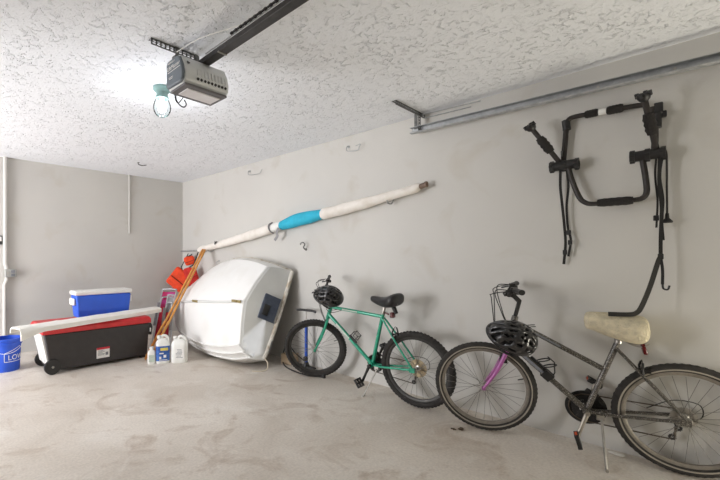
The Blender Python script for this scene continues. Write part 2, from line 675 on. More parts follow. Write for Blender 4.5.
# perforated hanger angle on the ceiling, with drop straps
b = MB()
for y in (2.18, 2.212):
    b.tube([(1.03, y, CZ - .003), (1.36, y, CZ - .003)], .004, 6, flat=(.008, .003), up=(0, 0, 1))
for i in range(12):
    b.box((1.035 + i * .0295, 2.196, CZ - .003), (.010, .03, .003))
for z in (CZ - .006, CZ - .036):
    b.tube([(1.03, 2.18, z), (1.36, 2.18, z)], .004, 6, flat=(.008, .003), up=(0, 1, 0))
for i in range(12):
    b.box((1.035 + i * .0295, 2.18, CZ - .02), (.010, .003, .03))
for x in (1.20, 1.34):
    b.box((x, 2.175, 2.555), (.022, .004, .11))
    b.cyl((x, 2.168, 2.585), (x, 2.182, 2.585), .009, n=6)
b.box((1.20, 2.172, 2.52), (.05, .04, .05))
b.build('hanger_bracket', M_DGALV, t, world=True)
b = MB()
b.box((1.322, .55, 2.505), (.058, 3.3, .030))
b.box((1.322, .55, 2.525), (.030, 3.3, .012))
rl = b.build('rail', M_RAILB, t, bevel=.003, world=True)
rl['label'] = 'long dark steel rail'
b = MB()
b.tube([(1.297, 2.0, 2.532), (1.297, .2, 2.528), (1.297, -1.1, 2.53)], .0035, 6)
b.build('drive_cable', M_GALV, rl, world=True)
b = MB()
for i in range(70):
    y = 1.72 - i * .02
    b.box((1.285, y, 2.534), (.006 if i % 2 else .012, .017, .010))
b.build('drive_chain', M_MATTE, rl, world=True)
b = MB()
b.box((1.322, 1.86, 2.49), (.062, .012, .006))
b.build('rail_clip', M_STEEL, rl, world=True)
b = MB()
b.tube(spline([(1.19, 2.16, 2.57), (1.22, 1.95, 2.575), (1.27, 1.75, 2.56), (1.29, 1.6, 2.54)], 6), .003, 6)
b.build('signal_wire', M_WHITEP, t, world=True)

t = MB()
t.tube(spline([(2.27, 5.2, CZ), (2.27, 5.2, CZ - .025), (2.33, 5.215, CZ - .03), (2.40, 5.23, CZ - .012)], 4), .006, 8)
t.lathe([(.016, 0), (.016, -.005)], Matrix.Translation((2.27, 5.2, CZ)), 12)
tag(t.build('ceiling_hook', M_DGALV), 'small dark wire hook on the ceiling near the back corner', 'hook')

# ------------------------------------------------------------------ overhead door track
t = thing('door_track', 'galvanised overhead garage door track along top of right wall', 'door track', (3.38, 1.77, 2.43))
b = MB()
y0, y1 = 1.775, -1.6


def tz(y):
    return 2.435 + (y - 1.775) * .016


sec = [(-.024, .028), (.018, .028), (.024, .02), (.024, -.02), (.018, -.028), (-.018, -.028), (-.024, -.022), (-.024, -.016), (-.020, -.016), (-.020, -.022),
       (-.016, -.0245), (.016, -.0245), (.0205, -.019), (.0205, .018), (.016, .0245), (-.024, .0245)]
b.loft([[Vector((3.385 + sx, y, tz(y) + .02 + sz)) for sx, sz in sec] for y in (y0, .6, -.5, y1)])
b.build('track_channel', M_GALV, t, smooth=0, world=True)
b = MB()
for z, dy in ((CZ - .004, .03), ):
    for y in (1.69, 1.722):
        b.tube([(2.965, y, z), (3.476, y, z)], .004, 6, flat=(.008, .004), up=(0, 0, 1))
    for i in range(19):
        b.box((2.972 + i * .0277, 1.706, z), (.011, .03, .004))
for i in range(19):
    b.box((2.972 + i * .0277, 1.69, CZ - .02), (.011, .004, .03))
for z in (CZ - .006, CZ - .034):
    b.tube([(2.965, 1.69, z), (3.476, 1.69, z)], .004, 6, flat=(.008, .004), up=(0, 1, 0))
b.build('ceiling_angle', M_DGALV, t, world=True)
b = MB()
for x in (3.37, 3.402):
    b.tube([(x, 1.695, CZ - .01), (x, 1.695, 2.435)], .004, 6, flat=(.008, .004), up=(0, 1, 0))
for i in range(7):
    b.box((3.386, 1.695, CZ - .02 - i * .026), (.03, .004, .011))
b.tube([(3.372, 1.72, CZ - .01), (3.372, 1.72, 2.46)], .004, 6, flat=(.03, .004), up=(1, 0, 0))
b.cyl((3.386, 1.70, 2.455), (3.386, 1.68, 2.455), .010, n=6)
b.build('drop_angle', M_DGALV, t, world=True)
b = MB()
b.tube([(3.40, 1.68, CZ - .025), (3.44, 1.20, CZ - .03)], .004, 6, flat=(.014, .003))
b.tube([(3.40, 1.66, CZ - .06), (3.46, 1.28, CZ - .05)], .004, 6, flat=(.014, .003))
b.build('brace_strip', M_GALV, t, world=True)
for y in (1.3, .45, .1, -.4):
    b = MB()
    b.lathe([(.008, 0), (.006, .004)], Matrix.Translation((3.361, y, tz(y) + .012)) @ Matrix.Rotation(R(-90), 4, 'Y'), 8)
    b.build('bolt', M_STEEL, t, world=True)

# ------------------------------------------------------------------ wall hooks
for nm, lab, pts, r in (
    ('wall_hook', 'white wire hook high on right wall near the back corner', [(3.478, 4.222, 2.50), (3.45, 4.222, 2.50), (3.44, 4.21, 2.448), (3.44, 4.10, 2.43), (3.44, 3.98, 2.428), (3.43, 3.93, 2.45), (3.43, 3.91, 2.475)], .004),
    ('wall_hook', 'white wire hook high on right wall above the turquoise sail wrap', [(3.478, 2.54, 2.49), (3.45, 2.54, 2.49), (3.44, 2.53, 2.437), (3.44, 2.40, 2.42), (3.43, 2.37, 2.45), (3.43, 2.36, 2.475), (3.44, 2.42, 2.47)], .004),
    ('wall_hook', 'white wire hook on right wall just below the sail bundle', [(3.478, 4.98, 1.23), (3.44, 4.98, 1.22), (3.43, 4.96, 1.165), (3.43, 4.85, 1.15), (3.43, 4.74, 1.155), (3.42, 4.72, 1.2), (3.42, 4.71, 1.235)], .0035),
    ('wall_hook', 'small dark question-mark hook in right wall under the turquoise wrap', [(3.478, 3.16, 1.385), (3.45, 3.16, 1.39), (3.43, 3.158, 1.415), (3.42, 3.13, 1.44), (3.42, 3.155, 1.468), (3.42, 3.19, 1.46), (3.42, 3.2, 1.44)], .007)):
    b = MB()
    b.tube(spline(pts, 5), r, 8)
    p = Vector(pts[0])
    b.lathe([(.016, 0), (.016, -.004)], Matrix.Translation((3.479, p.y, p.z)) @ Matrix.Rotation(R(90), 4, 'Y'), 12)
    tag(b.build(nm, M_DGALV if 'dark' in lab else M_GALV), lab, 'hook', 'hooks on the right wall')

# ------------------------------------------------------------------ rolled sail on its mast
path = [(6.03, 1.392), (5.44, 1.40), (5.35, 1.424), (4.873, 1.483), (4.378, 1.555), (3.646, 1.67), (3.463, 1.70), (3.206, 1.745), (2.806, 1.785), (2.60, 1.808), (2.234, 1.855), (1.75, 1.925), (1.645, 1.95)]


def sailpt(y):
    for (ya, za), (yb, zb) in zip(path, path[1:]):
        if yb <= y <= ya:
            return Vector((3.41, y, za + (zb - za) * (y - ya) / (yb - ya)))
    return Vector((3.41, y, path[-1][1]))


t = thing('sail_mast', 'long white rolled sail on a mast, turquoise wrap in middle, slanting along right wall', 'sail', (3.41, 3.7, 1.67))
b = MB()
b.tube([sailpt(y) for y in (6.03, 5.7, 5.44, 5.3)], .013, 10)
b.build('mast', M_GALV, t, world=True)


def roll(ya, yb, r0, r1, n=40, bulge=0, rag=.008):
    P, rr = [], []
    for i in range(n + 1):
        f = i / n
        y = ya + (yb - ya) * f
        p = sailpt(y)
        r = r0 + (r1 - r0) * f + bulge * math.sin(PI * min(1, f * 1.1)) ** .8 + rag * noise.noise((y * 5, 0, 1))
        if i in (0, n):
            r *= .7
        P.append(p)
        rr.append(r)
    rings = []
    for p, r in zip(P, rr):
        ring = []
        for k in range(16):
            a = 2 * PI * k / 16
            q = r * (1 + .12 * noise.noise((p.y * 3, math.cos(a) * 1.5, math.sin(a) * 1.5)))
            ring.append(p + Vector((math.cos(a) * min(q, .062), 0, math.sin(a) * q)))
        rings.append(ring)
    return rings


b = MB()
b.loft(roll(5.46, 3.68, .050, .068))
b.loft(roll(2.86, 1.70, .066, .040))
b.build('sail_roll', M_SAIL, t, smooth=60, world=True)
b = MB()
b.loft(roll(3.70, 3.50, .058, .052, 12, .01))
b.build('clear_film', M_WHITEP, t, smooth=60, world=True)
b = MB()
b.loft(roll(3.54, 2.72, .052, .040, 30, .034))
b.build('turquoise_wrap', M_CYAN, t, smooth=60, world=True)
b = MB()
b.tube(spline([(3.36, 3.52, 1.66), (3.35, 3.54, 1.60), (3.36, 3.54, 1.56), (3.37, 3.60, 1.505)], 5), .01, 8, flat=(.035, .004), up=(1, 0, 0))
b.tube(spline([(3.41, 3.68, 1.735), (3.345, 3.68, 1.70), (3.345, 3.67, 1.64), (3.41, 3.66, 1.60)], 5), .01, 8, flat=(.03, .004), up=(0, 1, 0))
b.build('strap', M_GREYC, t, world=True)
b = MB()
p = sailpt(4.9)
b.box((p.x - .064, 4.90, p.z + .028), (.004, .024, .05), Matrix.Rotation(R(10), 4, 'X'))
b.box((p.x - .064, 4.865, p.z + .034), (.004, .05, .018), Matrix.Rotation(R(-35), 4, 'X'))
b.build('sail_mark', M_MATTE, t, world=True)
b = MB()
p = sailpt(5.38)
b.ring(tuple(p + Vector((-.01, 0, 0))), .03, [(.006, -.01), (.006, .01), (-.006, .01), (-.006, -.01)], 20, 'y')
b.build('sleeve_ring', M_LGREY, t, world=True)
b = MB()
b.tube([sailpt(1.70), sailpt(1.645)], [.026, .022], 12)
b.ring(tuple(sailpt(1.643)), .02, [(.008, -.008), (.008, .008), (-.006, .008), (-.006, -.008)], 16, 'y')
b.build('mast_tip', mat('brown_cap', (120, 100, 86), .6), t, world=True)
for y in (5.1, 2.0):
    b = MB()
    p = sailpt(y)
    b.tube(spline([(3.471, y, p.z - .03), (3.43, y, p.z - .075), (3.37, y, p.z - .075), (3.35, y, p.z - .05)], 4), .007, 8)
    b.build('support_hook', M_GALV, t, world=True)

# ------------------------------------------------------------------ bike rack on the wall
t = thing('bike_rack', 'black tubular trunk bike rack hung on right wall with dangling straps', 'bike rack', (3.42, .42, 1.95))
b = MB()
b.tube(spline([(3.44, .655, 1.93), (3.44, .640, 2.12), (3.44, .632, 2.22), (3.44, .622, 2.268), (3.44, .585, 2.283), (3.44, .46, 2.278), (3.44, .343, 2.273), (3.44, .225, 2.266)], 6), .0165, 12)
b.tube(spline([(3.44, .190, 1.95), (3.44, .188, 2.1), (3.44, .205, 2.24)], 5), .0165, 12)
b.build('upper_frame', M_RACK, t, world=True)
b = MB()
b.tube(spline([(3.41, .620, 1.945), (3.41, .592, 1.82), (3.41, .556, 1.712), (3.41, .530, 1.675), (3.41, .490, 1.658), (3.41, .40, 1.659), (3.41, .29, 1.661), (3.41, .245, 1.668), (3.41, .224, 1.70), (3.41, .226, 1.78), (3.41, .245, 1.94)], 6), .0155, 12)
b.build('lower_frame', M_RACK, t, world=True)
for ya, yb, x, r, z in ((.53, .46, 3.44, .026, 2.281), (.415, .335, 3.44, .028, 2.276), (.46, .285, 3.41, .027, 1.6605)):
    b = MB()
    P = [(x, ya + (yb - ya) * i / 10, z) for i in range(11)]
    b.tube(P, [r * .85] + [r * (1.04 if i % 2 else .97) for i in range(9)] + [r * .85], 14)
    b.build('foam_pad', M_FOAM, t, smooth=50, world=True)
b = MB()
b.cyl((3.44, .458, 2.279), (3.44, .418, 2.278), .021)
b.build('white_sleeve', M_WHITEP, t, world=True)
for ya, yb, x, z in ((.712, .570, 3.415, 1.945), (.288, .150, 3.405, 1.935)):
    b = MB()
    b.cyl((x, ya, z), (x, yb, z + .004), .033, n=18)
    for y, in ((ya,), (yb,), ((ya + yb) / 2,)):
        b.ring((x, y, z), .034, [(.008, -.012), (.008, .012), (-.01, .012), (-.01, -.012)], 16, 'y', knob=(.0, .006))
    b.build('pivot_hub', M_BLACK, t, world=True)
# arms
for pts, end in (([(3.41, .66, 1.96), (3.36, .73, 2.085), (3.31, .818, 2.238)], Vector((3.31, .818, 2.238))),
                 ([(3.40, .178, 1.95), (3.33, .20, 2.10), (3.25, .225, 2.262)], Vector((3.25, .225, 2.262)))):
    b = MB()
    b.tube(pts, .0155, 12)
    a = b.build('arm', M_RACK, t, world=True)
    p0, p1 = Vector(pts[0]), Vector(pts[2])
    d = (p1 - p0).normalized()
    b = MB()
    q = p0.lerp(p1, .32)
    P = [q + d * .13 * i / 8 for i in range(9)]
    b.tube(P, [.024] + [.031 if i % 2 else .026 for i in range(7)] + [.024], 12)
    b.build('cradle_pad', M_FOAM, a, smooth=50, world=True)
    b = MB()
    M = Matrix.Translation(p1) @ d.to_track_quat('Z', 'Y').to_matrix().to_4x4()
    b.lathe([(.016, -.03), (.026, -.02), (.034, .0), (.034, .012), (.02, .018)], M, 14)
    for k in range(4):
        b.box(M @ Vector((.03 * math.cos(k * PI / 2), .03 * math.sin(k * PI / 2), .012)), (.016, .016, .03), d.to_track_quat('Z', 'Y').to_matrix().to_4x4())
    b.build('end_cap', M_BLACK, a, world=True)
b = MB()
b.box((3.445, .172, 2.225), (.035, .04, .07))
b.cyl((3.44, .178, 2.20), (3.44, .178, 2.10), .021)
b.box((3.45, .150, 2.185), (.03, .028, .04))
b.build('latch', M_BLACK, t, bevel=.006, world=True)
b = MB()
b.cyl((3.44, .638, 2.27), (3.44, .630, 2.2), .024)
b.build('elbow', M_BLACK, t, world=True)
STR = [
    ([(3.43, .666, 1.92), (3.44, .668, 1.80), (3.45, .660, 1.68), (3.45, .645, 1.50), (3.45, .640, 1.38), (3.45, .650, 1.245)], .016),
    ([(3.42, .628, 1.93), (3.44, .622, 1.80), (3.44, .632, 1.65), (3.44, .624, 1.50), (3.44, .608, 1.415), (3.44, .622, 1.30)], .014),
    ([(3.41, .180, 1.93), (3.43, .186, 1.80), (3.43, .176, 1.65), (3.43, .181, 1.48)], .010),
    ([(3.39, .163, 1.94), (3.39, .166, 1.75), (3.39, .156, 1.60), (3.39, .160, 1.42), (3.38, .160, 1.285)], .018),
    ([(3.42, .150, 1.94), (3.42, .164, 1.80), (3.42, .150, 1.65), (3.42, .155, 1.52), (3.40, .148, 1.40)], .010),
]
for pts, w in STR:
    b = MB()
    b.tube(spline(pts, 8), .01, 4, flat=(w, .004), up=(1, 0, 0))
    b.build('strap', M_STRAP, t, world=True)
b = MB()
b.tube(spline([(3.38, .160, 1.30), (3.37, .172, 1.26), (3.33, .202, 1.12), (3.285, .235, 1.00), (3.262, .256, .958), (3.24, .29, .945), (3.20, .38, .942)], 8), .01, 4, flat=(.027, .004), up=(-.75, -.66, .1))
st = b.build('strap', M_STRAP, t, world=True)
st['label'] = 'long strap whose end lies on the fleece saddle'
b = MB()
b.tube(spline([(3.38, .16, 1.30), (3.38, .152, 1.22), (3.38, .152, 1.13)], 6), .01, 4, flat=(.014, .004), up=(1, 0, 0))
b.tube(spline([(3.38, .152, 1.13), (3.38, .148, 1.105), (3.38, .130, 1.10), (3.38, .122, 1.125)], 6), .005, 8)
b.build('strap_hook', M_BLACK, t, world=True)
b = MB()
b.tube(spline([(3.40, .155, 1.965), (3.40, .138, 1.94), (3.41, .135, 1.85), (3.42, .135, 1.70), (3.42, .134, 1.56)], 6), .005, 8)
b.lathe([(.008, 0), (.010, -.03), (.026, -.05), (.024, -.058)], Matrix.Translation((3.42, .134, 1.565)), 12)
b.build('pull_cord', M_MATTE, t, world=True)
for p in ((3.44, .62, 1.47), (3.44, .612, 1.40), (3.45, .643, 1.33), (3.43, .182, 1.54), (3.38, .16, 1.30)):
    b = MB()
    b.box(p, (.014, .026, .034))
    b.build('buckle', M_BLACK, t, bevel=.004, world=True)
for y, z in ((.655, 2.02), (.19, 2.04)):
    b = MB()
    b.tube(spline([(3.472, y, z + .03), (3.44, y, z - .0), (3.415, y, z + .005), (3.41, y, z + .03)], 4), .006, 8)
    b.build('wall_bracket', M_DGALV, t, world=True)


# ------------------------------------------------------------------ bicycles
def make_bike(name, label, loc, heading, lean, steer, P):
    t = thing(name, label, 'bicycle', loc)
    t.rotation_euler = (R(lean), 0, R(heading))

    def V(p, y=0.):
        return Vector((p[0], y, p[1]))
    Rw = P['R']
    rh, fh, bb = V(P['rh']), V(P['fh']), V(P['bb'])
    ht, hb = V(P['ht']), V(P['hb'])
    ax = (ht - hb).normalized()
    S = Matrix.Translation(hb) @ Matrix.Rotation(R(steer), 4, ax) @ Matrix.Translation(-hb)
    # ---- frame
    b = MB()
    b.tube([V(P['tt'][0]), V(P['tt'][1])], P['rt'], 14)
    b.tube([V(P['dt']), bb], P['rt'] * 1.1, 14)
    b.tube([bb, V(P['st'])], P['rt'], 14)
    b.tube([hb - ax * .01, ht + ax * .01], P['rt'] * 1.25, 16)
    b.cyl(bb + Vector((0, -.038, 0)), bb + Vector((0, .038, 0)), .024)
    for s in (-1, 1):
        b.tube([bb + Vector((-.02, s * .022, 0)), bb + Vector((-.10, s * .034, .005)), rh + Vector((.03, s * .062, 0))], .0105, 10)
        b.tube([V(P['ss']) + Vector((0, s * .018, 0)), V(P['ss']).lerp(rh, .45) + Vector((0, s * .05, 0)), rh + Vector((.01, s * .062, .015))], .0085, 10)
        b.box(rh + Vector((.012, s * .062, 0)), (.05, .006, .04))
    b.tube([V(P['ss']).lerp(rh, .35) + Vector((0, -.045, 0)), V(P['ss']).lerp(rh, .35) + Vector((0, .045, 0))], .008, 8)
    b.tube([bb + Vector((-.075, -.03, 0)), bb + Vector((-.075, .03, 0))], .008, 8)
    fr = b.build('frame', P['paint'], t, smooth=40)
    # frame decal
    d0, d1 = V(P['tt'][0]), V(P['tt'][1])
    for y in (P['rt'],):
        b = MB()
        b.tube([d0.lerp(d1, .25) + Vector((0, y - .002, 0)), d0.lerp(d1, .55) + Vector((0, y - .002, 0))], .004, 6, flat=(.005, .012), up=(0, 0, 1))
        b.build('decal', P['decal'], fr)
        b = MB()
        d2 = V(P['dt'])
        b.tube([d2.lerp(bb, .2) + Vector((0, y * 1.1 - .002, 0)), d2.lerp(bb, .5) + Vector((0, y * 1.1 - .002, 0))], .004, 6, flat=(.005, .018), up=(0, 0, 1))
        b.build('decal', P['decal'], fr)

    # ---- wheels
    def wheel(nm, c, mtx, rear):
        b = MB()
        rr = Rw - .062 if P['knob'] else Rw - .058
        b.ring((0, 0, 0), rr, [(.012, -.013), (.012, .013), (-.004, .013), (-.014, .006), (-.014, -.006), (-.004, -.013)], 72)
        w = b.build(nm, P['rim'], t, smooth=40)
        w.matrix_basis = mtx @ Matrix.Translation(c)
        b = MB()
        q = .027 if P['knob'] else .025
        pr = []
        for k in range(12):
            a = 2 * PI * k / 12
            pr.append((q * math.cos(a) * 1.08, q * math.sin(a)))
        b.ring((0, 0, 0), Rw - .0285, pr, 132, 'y', knob=(.008, .006 if P['knob'] else .003))
        b.build('tyre', P['tyre'], w, smooth=25)
        if P.get('wall'):
            b = MB()
            for s in (-1, 1):
                b.ring((0, s * .0235, 0), Rw - .037, [(.004, -.002), (.004, .002), (-.004, .002), (-.004, -.002)], 72)
            b.build('tyre_stripe', P['wall'], w)
        b = MB()
        b.lathe([(.006, -.062), (.006, -.04), (.024, -.036), (.024, -.031), (.012, -.027), (.012, .027), (.024, .031), (.024, .036), (.006, .04), (.006, .062)],
                Matrix.Rotation(R(90), 4, 'X'), 16)
        b.build('hub', M_STEEL, w)
        me = None
        for k in range(28):
            sd = 1 if k % 2 else -1
            a = 2 * PI * k / 28
            tw = R(38) * (1 if (k // 2) % 2 else -1)
            if me is None or k < 4:
                b = MB()
                # authored at rim angle 0, rotated into place
                p0 = Vector((.022 * math.cos(tw), sd * .032, .022 * math.sin(tw)))
                b.tube([p0, Vector((rr - .012, 0, 0))], .0014, 5)
                o = b.build('spoke', M_SPOKE, w)
                me = o.data
                protos.setdefault((nm, name), []).append(me)
            else:
                o = bpy.data.objects.new('spoke', protos[(nm, name)][k % 4])
                COL.objects.link(o)
                o.parent = w
            o.rotation_euler = (0, -a, 0)
        b = MB()
        a0 = R(200) if rear else R(160)
        b.cyl((math.cos(a0) * (rr - .01), 0, math.sin(a0) * (rr - .01)), (math.cos(a0) * (rr - .05), 0, math.sin(a0) * (rr - .05)), .004)
        b.build('valve', M_BLACK, w)
        if P.get('wref') and not rear:
            b = MB()
            a1 = R(35)
            b.box((math.cos(a1) * (rr * .62), 0, math.sin(a1) * (rr * .62)), (.03, .012, .06), Matrix.Rotation(-a1, 4, 'Y'))
            b.build('spoke_reflector', M_LYEL, w)
        if rear:
            b = MB()
            for i, (r, y) in enumerate([(.062, -.034), (.056, -.038), (.049, -.042), (.042, -.046), (.035, -.050), (.029, -.054)]):
                b.ring((0, y, 0), r - .01, [(.01, -.001), (.01, .001), (-.008, .001), (-.008, -.001)], 36, 'y', knob=(.005, .004))
            b.cyl((0, -.032, 0), (0, -.056, 0), .024)
            b.build('sprockets', P['cog'], w)
            if P.get('disc'):
                b = MB()
                b.ring((0, -.031, 0), .045, [(.022, -.001), (.033, .001), (-.02, .001), (-.02, -.001)], 40)
                b.build('spoke_guard', P['disc'], w)
        return w
    I = Matrix.Identity(4)
    wheel('rear_wheel', rh, I, True)
    wheel('front_wheel', fh, S, False)

    # ---- fork
    b = MB()
    cr = hb - ax * .035
    b.cyl(hb - ax * .012, cr, .021)
    b.tube([cr + Vector((0, -.062, -.004)), cr + Vector((0, .062, -.004))], .015, 10)
    for s in (-1, 1):
        k0 = cr + Vector((0, s * .056, 0))
        k1 = cr.lerp(fh, .45) + Vector((-.012, s * .058, 0))
        k2 = cr.lerp(fh, .75) + Vector((-.008, s * .056, 0))
        k3 = fh + Vector((0, s * .054, 0))
        b.tube(spline([k0, k1, k2, k3], 6), [.0145 - .006 * i / 18 for i in range(19)], 12)
        b.box(fh + Vector((0, s * .053, 0)), (.025, .005, .028))
        b.cyl(fh + Vector((0, s * .05, 0)), fh + Vector((0, s * .068, 0)), .009, n=6)
    f = b.build('fork', P['fork'], t, smooth=40)
    f.matrix_basis = S
    if P['fork'] is not P['paint']:
        f['label'] = 'purple-pink front fork'
    # ---- handlebar
    b = MB()
    c = V(P['bar'])
    b.cyl(ht, ht + ax * P['quill'], .013)
    q = ht + ax * P['quill']
    b.tube([q - ax * .01, q.lerp(c, .5) + Vector((0, 0, .004)), c], .016, 12)
    b.cyl(c + Vector((0, -.03, 0)), c + Vector((0, .03, 0)), .022)
    sw, rise, hw = P['sweep'], P['rise'], P['hw']
    pts = [c + Vector((-sw, -hw, rise)), c + Vector((-sw * .5, -hw * .55, rise)), c + Vector((0, -.07, .004)), c + Vector((0, .07, .004)), c + Vector((-sw * .5, hw * .55, rise)), c + Vector((-sw, hw, rise))]
    b.tube(spline(pts, 6), .0115, 12)
    h = b.build('handlebar', P['barmat'], t, smooth=40)
    h.matrix_basis = S
    for s in (-1, 1):
        e = c + Vector((-sw, s * hw, rise))
        i0 = c + Vector((-sw * .5, s * hw * .55, rise))
        d = (e - i0).normalized()
        b = MB()
        b.tube([e - d * .115, e - d * .10, e - d * .02, e + d * .006], [.019, .0165, .0165, .019], 12)
        b.build('grip', M_BLACK, h)
        b = MB()
        g = e - d * .14
        b.box(g, (.035, .035, .03))
        b.tube(spline([g + Vector((.02, 0, -.005)), g + Vector((.06, s * .03, -.02)), g + Vector((.055, s * .10, -.03))], 5), .006, 8)
        b.box(g + d * .03 + Vector((-.01, 0, -.018)), (.04, .03, .022))
        b.build('brake_lever', M_BLACK, h, bevel=.004)
    b = MB()
    for s, k in ((1, .12), (-1, .10)):
        g = c + Vector((-sw * .7 + .03, s * hw * .72, rise))
        b.tube(spline([g, g + Vector((k, -s * .02, -.03)), c + Vector((k * .9, s * .05, -.04)), hb + Vector((.07, s * .03, .06)), cr + Vector((.03, s * .02, -.02))], 8), .0032, 6)
        b.tube(spline([g, g + Vector((k * .8, -s * .05, -.01)), c + Vector((k * .5, s * .03, -.09)), ht + Vector((.03, s * .035, -.06)), ht + Vector((-.12, s * .03, -.05))], 8), .0032, 6)
    cb = b.build('control_cables', M_MATTE, t)
    cb.matrix_basis = S
    # ---- brakes
    for nm, p, mtx in (('front_brake', cr + Vector((.03, 0, -.06)), S), ('rear_brake', V(P['ss']).lerp(rh, .33) + Vector((-.02, 0, .02)), I)):
        b = MB()
        for s in (-1, 1):
            b.tube([p + Vector((0, s * .05, -.035)), p + Vector((.004, s * .05, .0)), p + Vector((.0, s * .026, .03))], .0065, 8)
            b.box(p + Vector((-.012, s * .028, -.02)), (.05, .014, .014))
        b.tube([p + Vector((0, -.026, .03)), p + Vector((0, 0, .045)), p + Vector((0, .026, .03))], .0025, 6)
        o = b.build(nm, M_BLACK, t)
        o.matrix_basis = mtx
    # ---- cranks
    b = MB()
    cy = -.052
    for r, y in ((P['ring'], cy - .004), (P['ring'] * .82, cy + .004), (P['ring'] * .62, cy + .012)):
        b.ring(tuple(bb + Vector((0, y, 0))), r - .012, [(.012, -.0015), (.012, .0015), (-.012, .0015), (-.012, -.0015)], 72, 'y', knob=(.005, .006))
    for k in range(5):
        a = 2 * PI * k / 5 + .3
        b.tube([bb + Vector((0, cy, 0)), bb + Vector((math.cos(a) * P['ring'] * .85, cy, math.sin(a) * P['ring'] * .85))], .009, 6)
    if P.get('guard'):
        b.ring(tuple(bb + Vector((0, cy - .010, 0))), P['ring'], [(.016, -.002), (.016, .002), (-.012, .002), (-.012, -.002)], 60)
    b.build('chainring', M_MATTE, t)
    aL = R(P['crank'])
    for s in (1, -1):
        d = Vector((math.cos(aL), 0, math.sin(aL))) * s
        y = .062 * s
        p0, p1 = bb + Vector((0, y * .9, 0)), bb + d * .165 + Vector((0, y * 1.3, 0))
        b = MB()
        b.tube([p0, p0.lerp(p1, .5), p1], [.015, .011, .0125], 10)
        b.cyl(bb, bb + Vector((0, y * 1.25, 0)), .014)
        k = b.build('crank_arm', P['crankmat'], t)
        b = MB()
        pc = p1 + Vector((0, s * .055, 0))
        rot = Matrix.Rotation(R(P['pedal'] * (1 if s > 0 else .4)), 4, 'Y')
        b.cyl(p1, p1 + Vector((0, s * .10, 0)), .007)
        for dx in (-.036, .036):
            b.box(pc + rot @ Vector((dx, 0, 0)), (.012, .088, .024), rot)
        for dy in (-.04, 0, .04):
            b.box(pc + rot @ Vector((0, dy, 0)), (.075, .010, .022), rot)
        pd = b.build('pedal', M_BLACK, k, bevel=.002)
        if P.get('pref'):
            b = MB()
            for dx in (-.043, .043):
                b.box(pc + rot @ Vector((dx, 0, 0)), (.004, .045, .014), rot)
            b.build('pedal_reflector', M_ORREF, pd)
    # ---- chain, derailleur
    b = MB()
    y = -.045
    rr = P['ring'] - .004
    dj = rh + Vector((.02, y, -.075))
    dk = rh + Vector((.045, y, -.135))
    ch = [bb + Vector((rr * math.cos(a), y - .005, rr * math.sin(a))) for a in [R(95 - 20 * i) for i in range(10)]]
    ch += [dk + Vector((.01, 0, -.014)), dk + Vector((-.012, 0, -.006)), dj + Vector((.014, 0, .0)), dj + Vector((.0, 0, .012))]
    ch += [rh + Vector((.045 * math.cos(a), y, .045 * math.sin(a))) for a in [R(-100 - 30 * i) for i in range(6)]]
    b.tube(ch, .004, 6, closed=True, flat=(.006, .008), up=(0, 1, 0))
    b.build('chain', mat('rusty_chain', (92, 82, 72), .6, .6, .2, 200), t)
    b = MB()
    for c2 in (dj, dk):
        b.ring(tuple(c2), .014, [(.006, -.004), (.006, .004), (-.008, .004), (-.008, -.004)], 18, 'y', knob=(.003, .004))
    b.tube([dj + Vector((0, -.008, 0)), dk + Vector((0, -.008, 0))], .004, 6, flat=(.003, .02), up=(0, 1, 0))
    b.tube([rh + Vector((0, -.07, -.01)), rh + Vector((.03, -.075, -.045)), dj + Vector((0, -.012, 0))], .010, 8)
    b.tube(spline([rh + Vector((.0, -.07, -.02)), rh + Vector((-.08, -.07, .0)), rh + Vector((-.07, -.06, .08)), rh + Vector((.04, -.05, .09)), rh + Vector((.16, -.04, .02))], 8), .003, 6)
    b.build('rear_derailleur', M_MATTE, t)
    b = MB()
    fd = bb + Vector((-.03, -.05, P['ring'] + .01))
    b.box(fd, (.07, .02, .028), Matrix.Rotation(R(-30), 4, 'Y'))
    b.tube([fd, fd + Vector((.02, .03, .03))], .008, 8)
    b.build('front_derailleur', M_MATTE, t, bevel=.004)
    # ---- kickstand
    b = MB()
    k0 = V(P['k0'], .03)
    k1 = Vector(P['k1'])
    b.tube([k0, k0 + Vector((-.005, .02, -.01)), k0.lerp(k1, .9), k1], .0075, 8)
    b.cyl(k1 - Vector((.0, .02, 0)), k1 + Vector((0, .022, .004)), .008)
    b.box(k0, (.04, .03, .03))
    b.build('kickstand', M_STEEL, t)
    # ---- seat post
    b = MB()
    s0 = V(P['st'])
    sd = (s0 - bb).normalized()
    b.tube([s0 - sd * .02, V(P['post'])], .0135, 12)
    b.ring(tuple(s0), .016, [(.004, -.012), (.004, .012), (-.004, .012), (-.004, -.012)], 16, 'z')
    b.cyl(V(P['post']) + Vector((0, -.025, 0)), V(P['post']) + Vector((0, .025, 0)), .014)
    b.build('seat_post', M_STEEL, t)
    # bottle cage on the down tube
    b = MB()
    n0 = V(P['dt'])
    dd = (bb - n0).normalized()
    up = Vector((dd.z, 0, -dd.x))
    if up.z < 0:
        up = -up
    c0 = n0.lerp(bb, P['cage'])
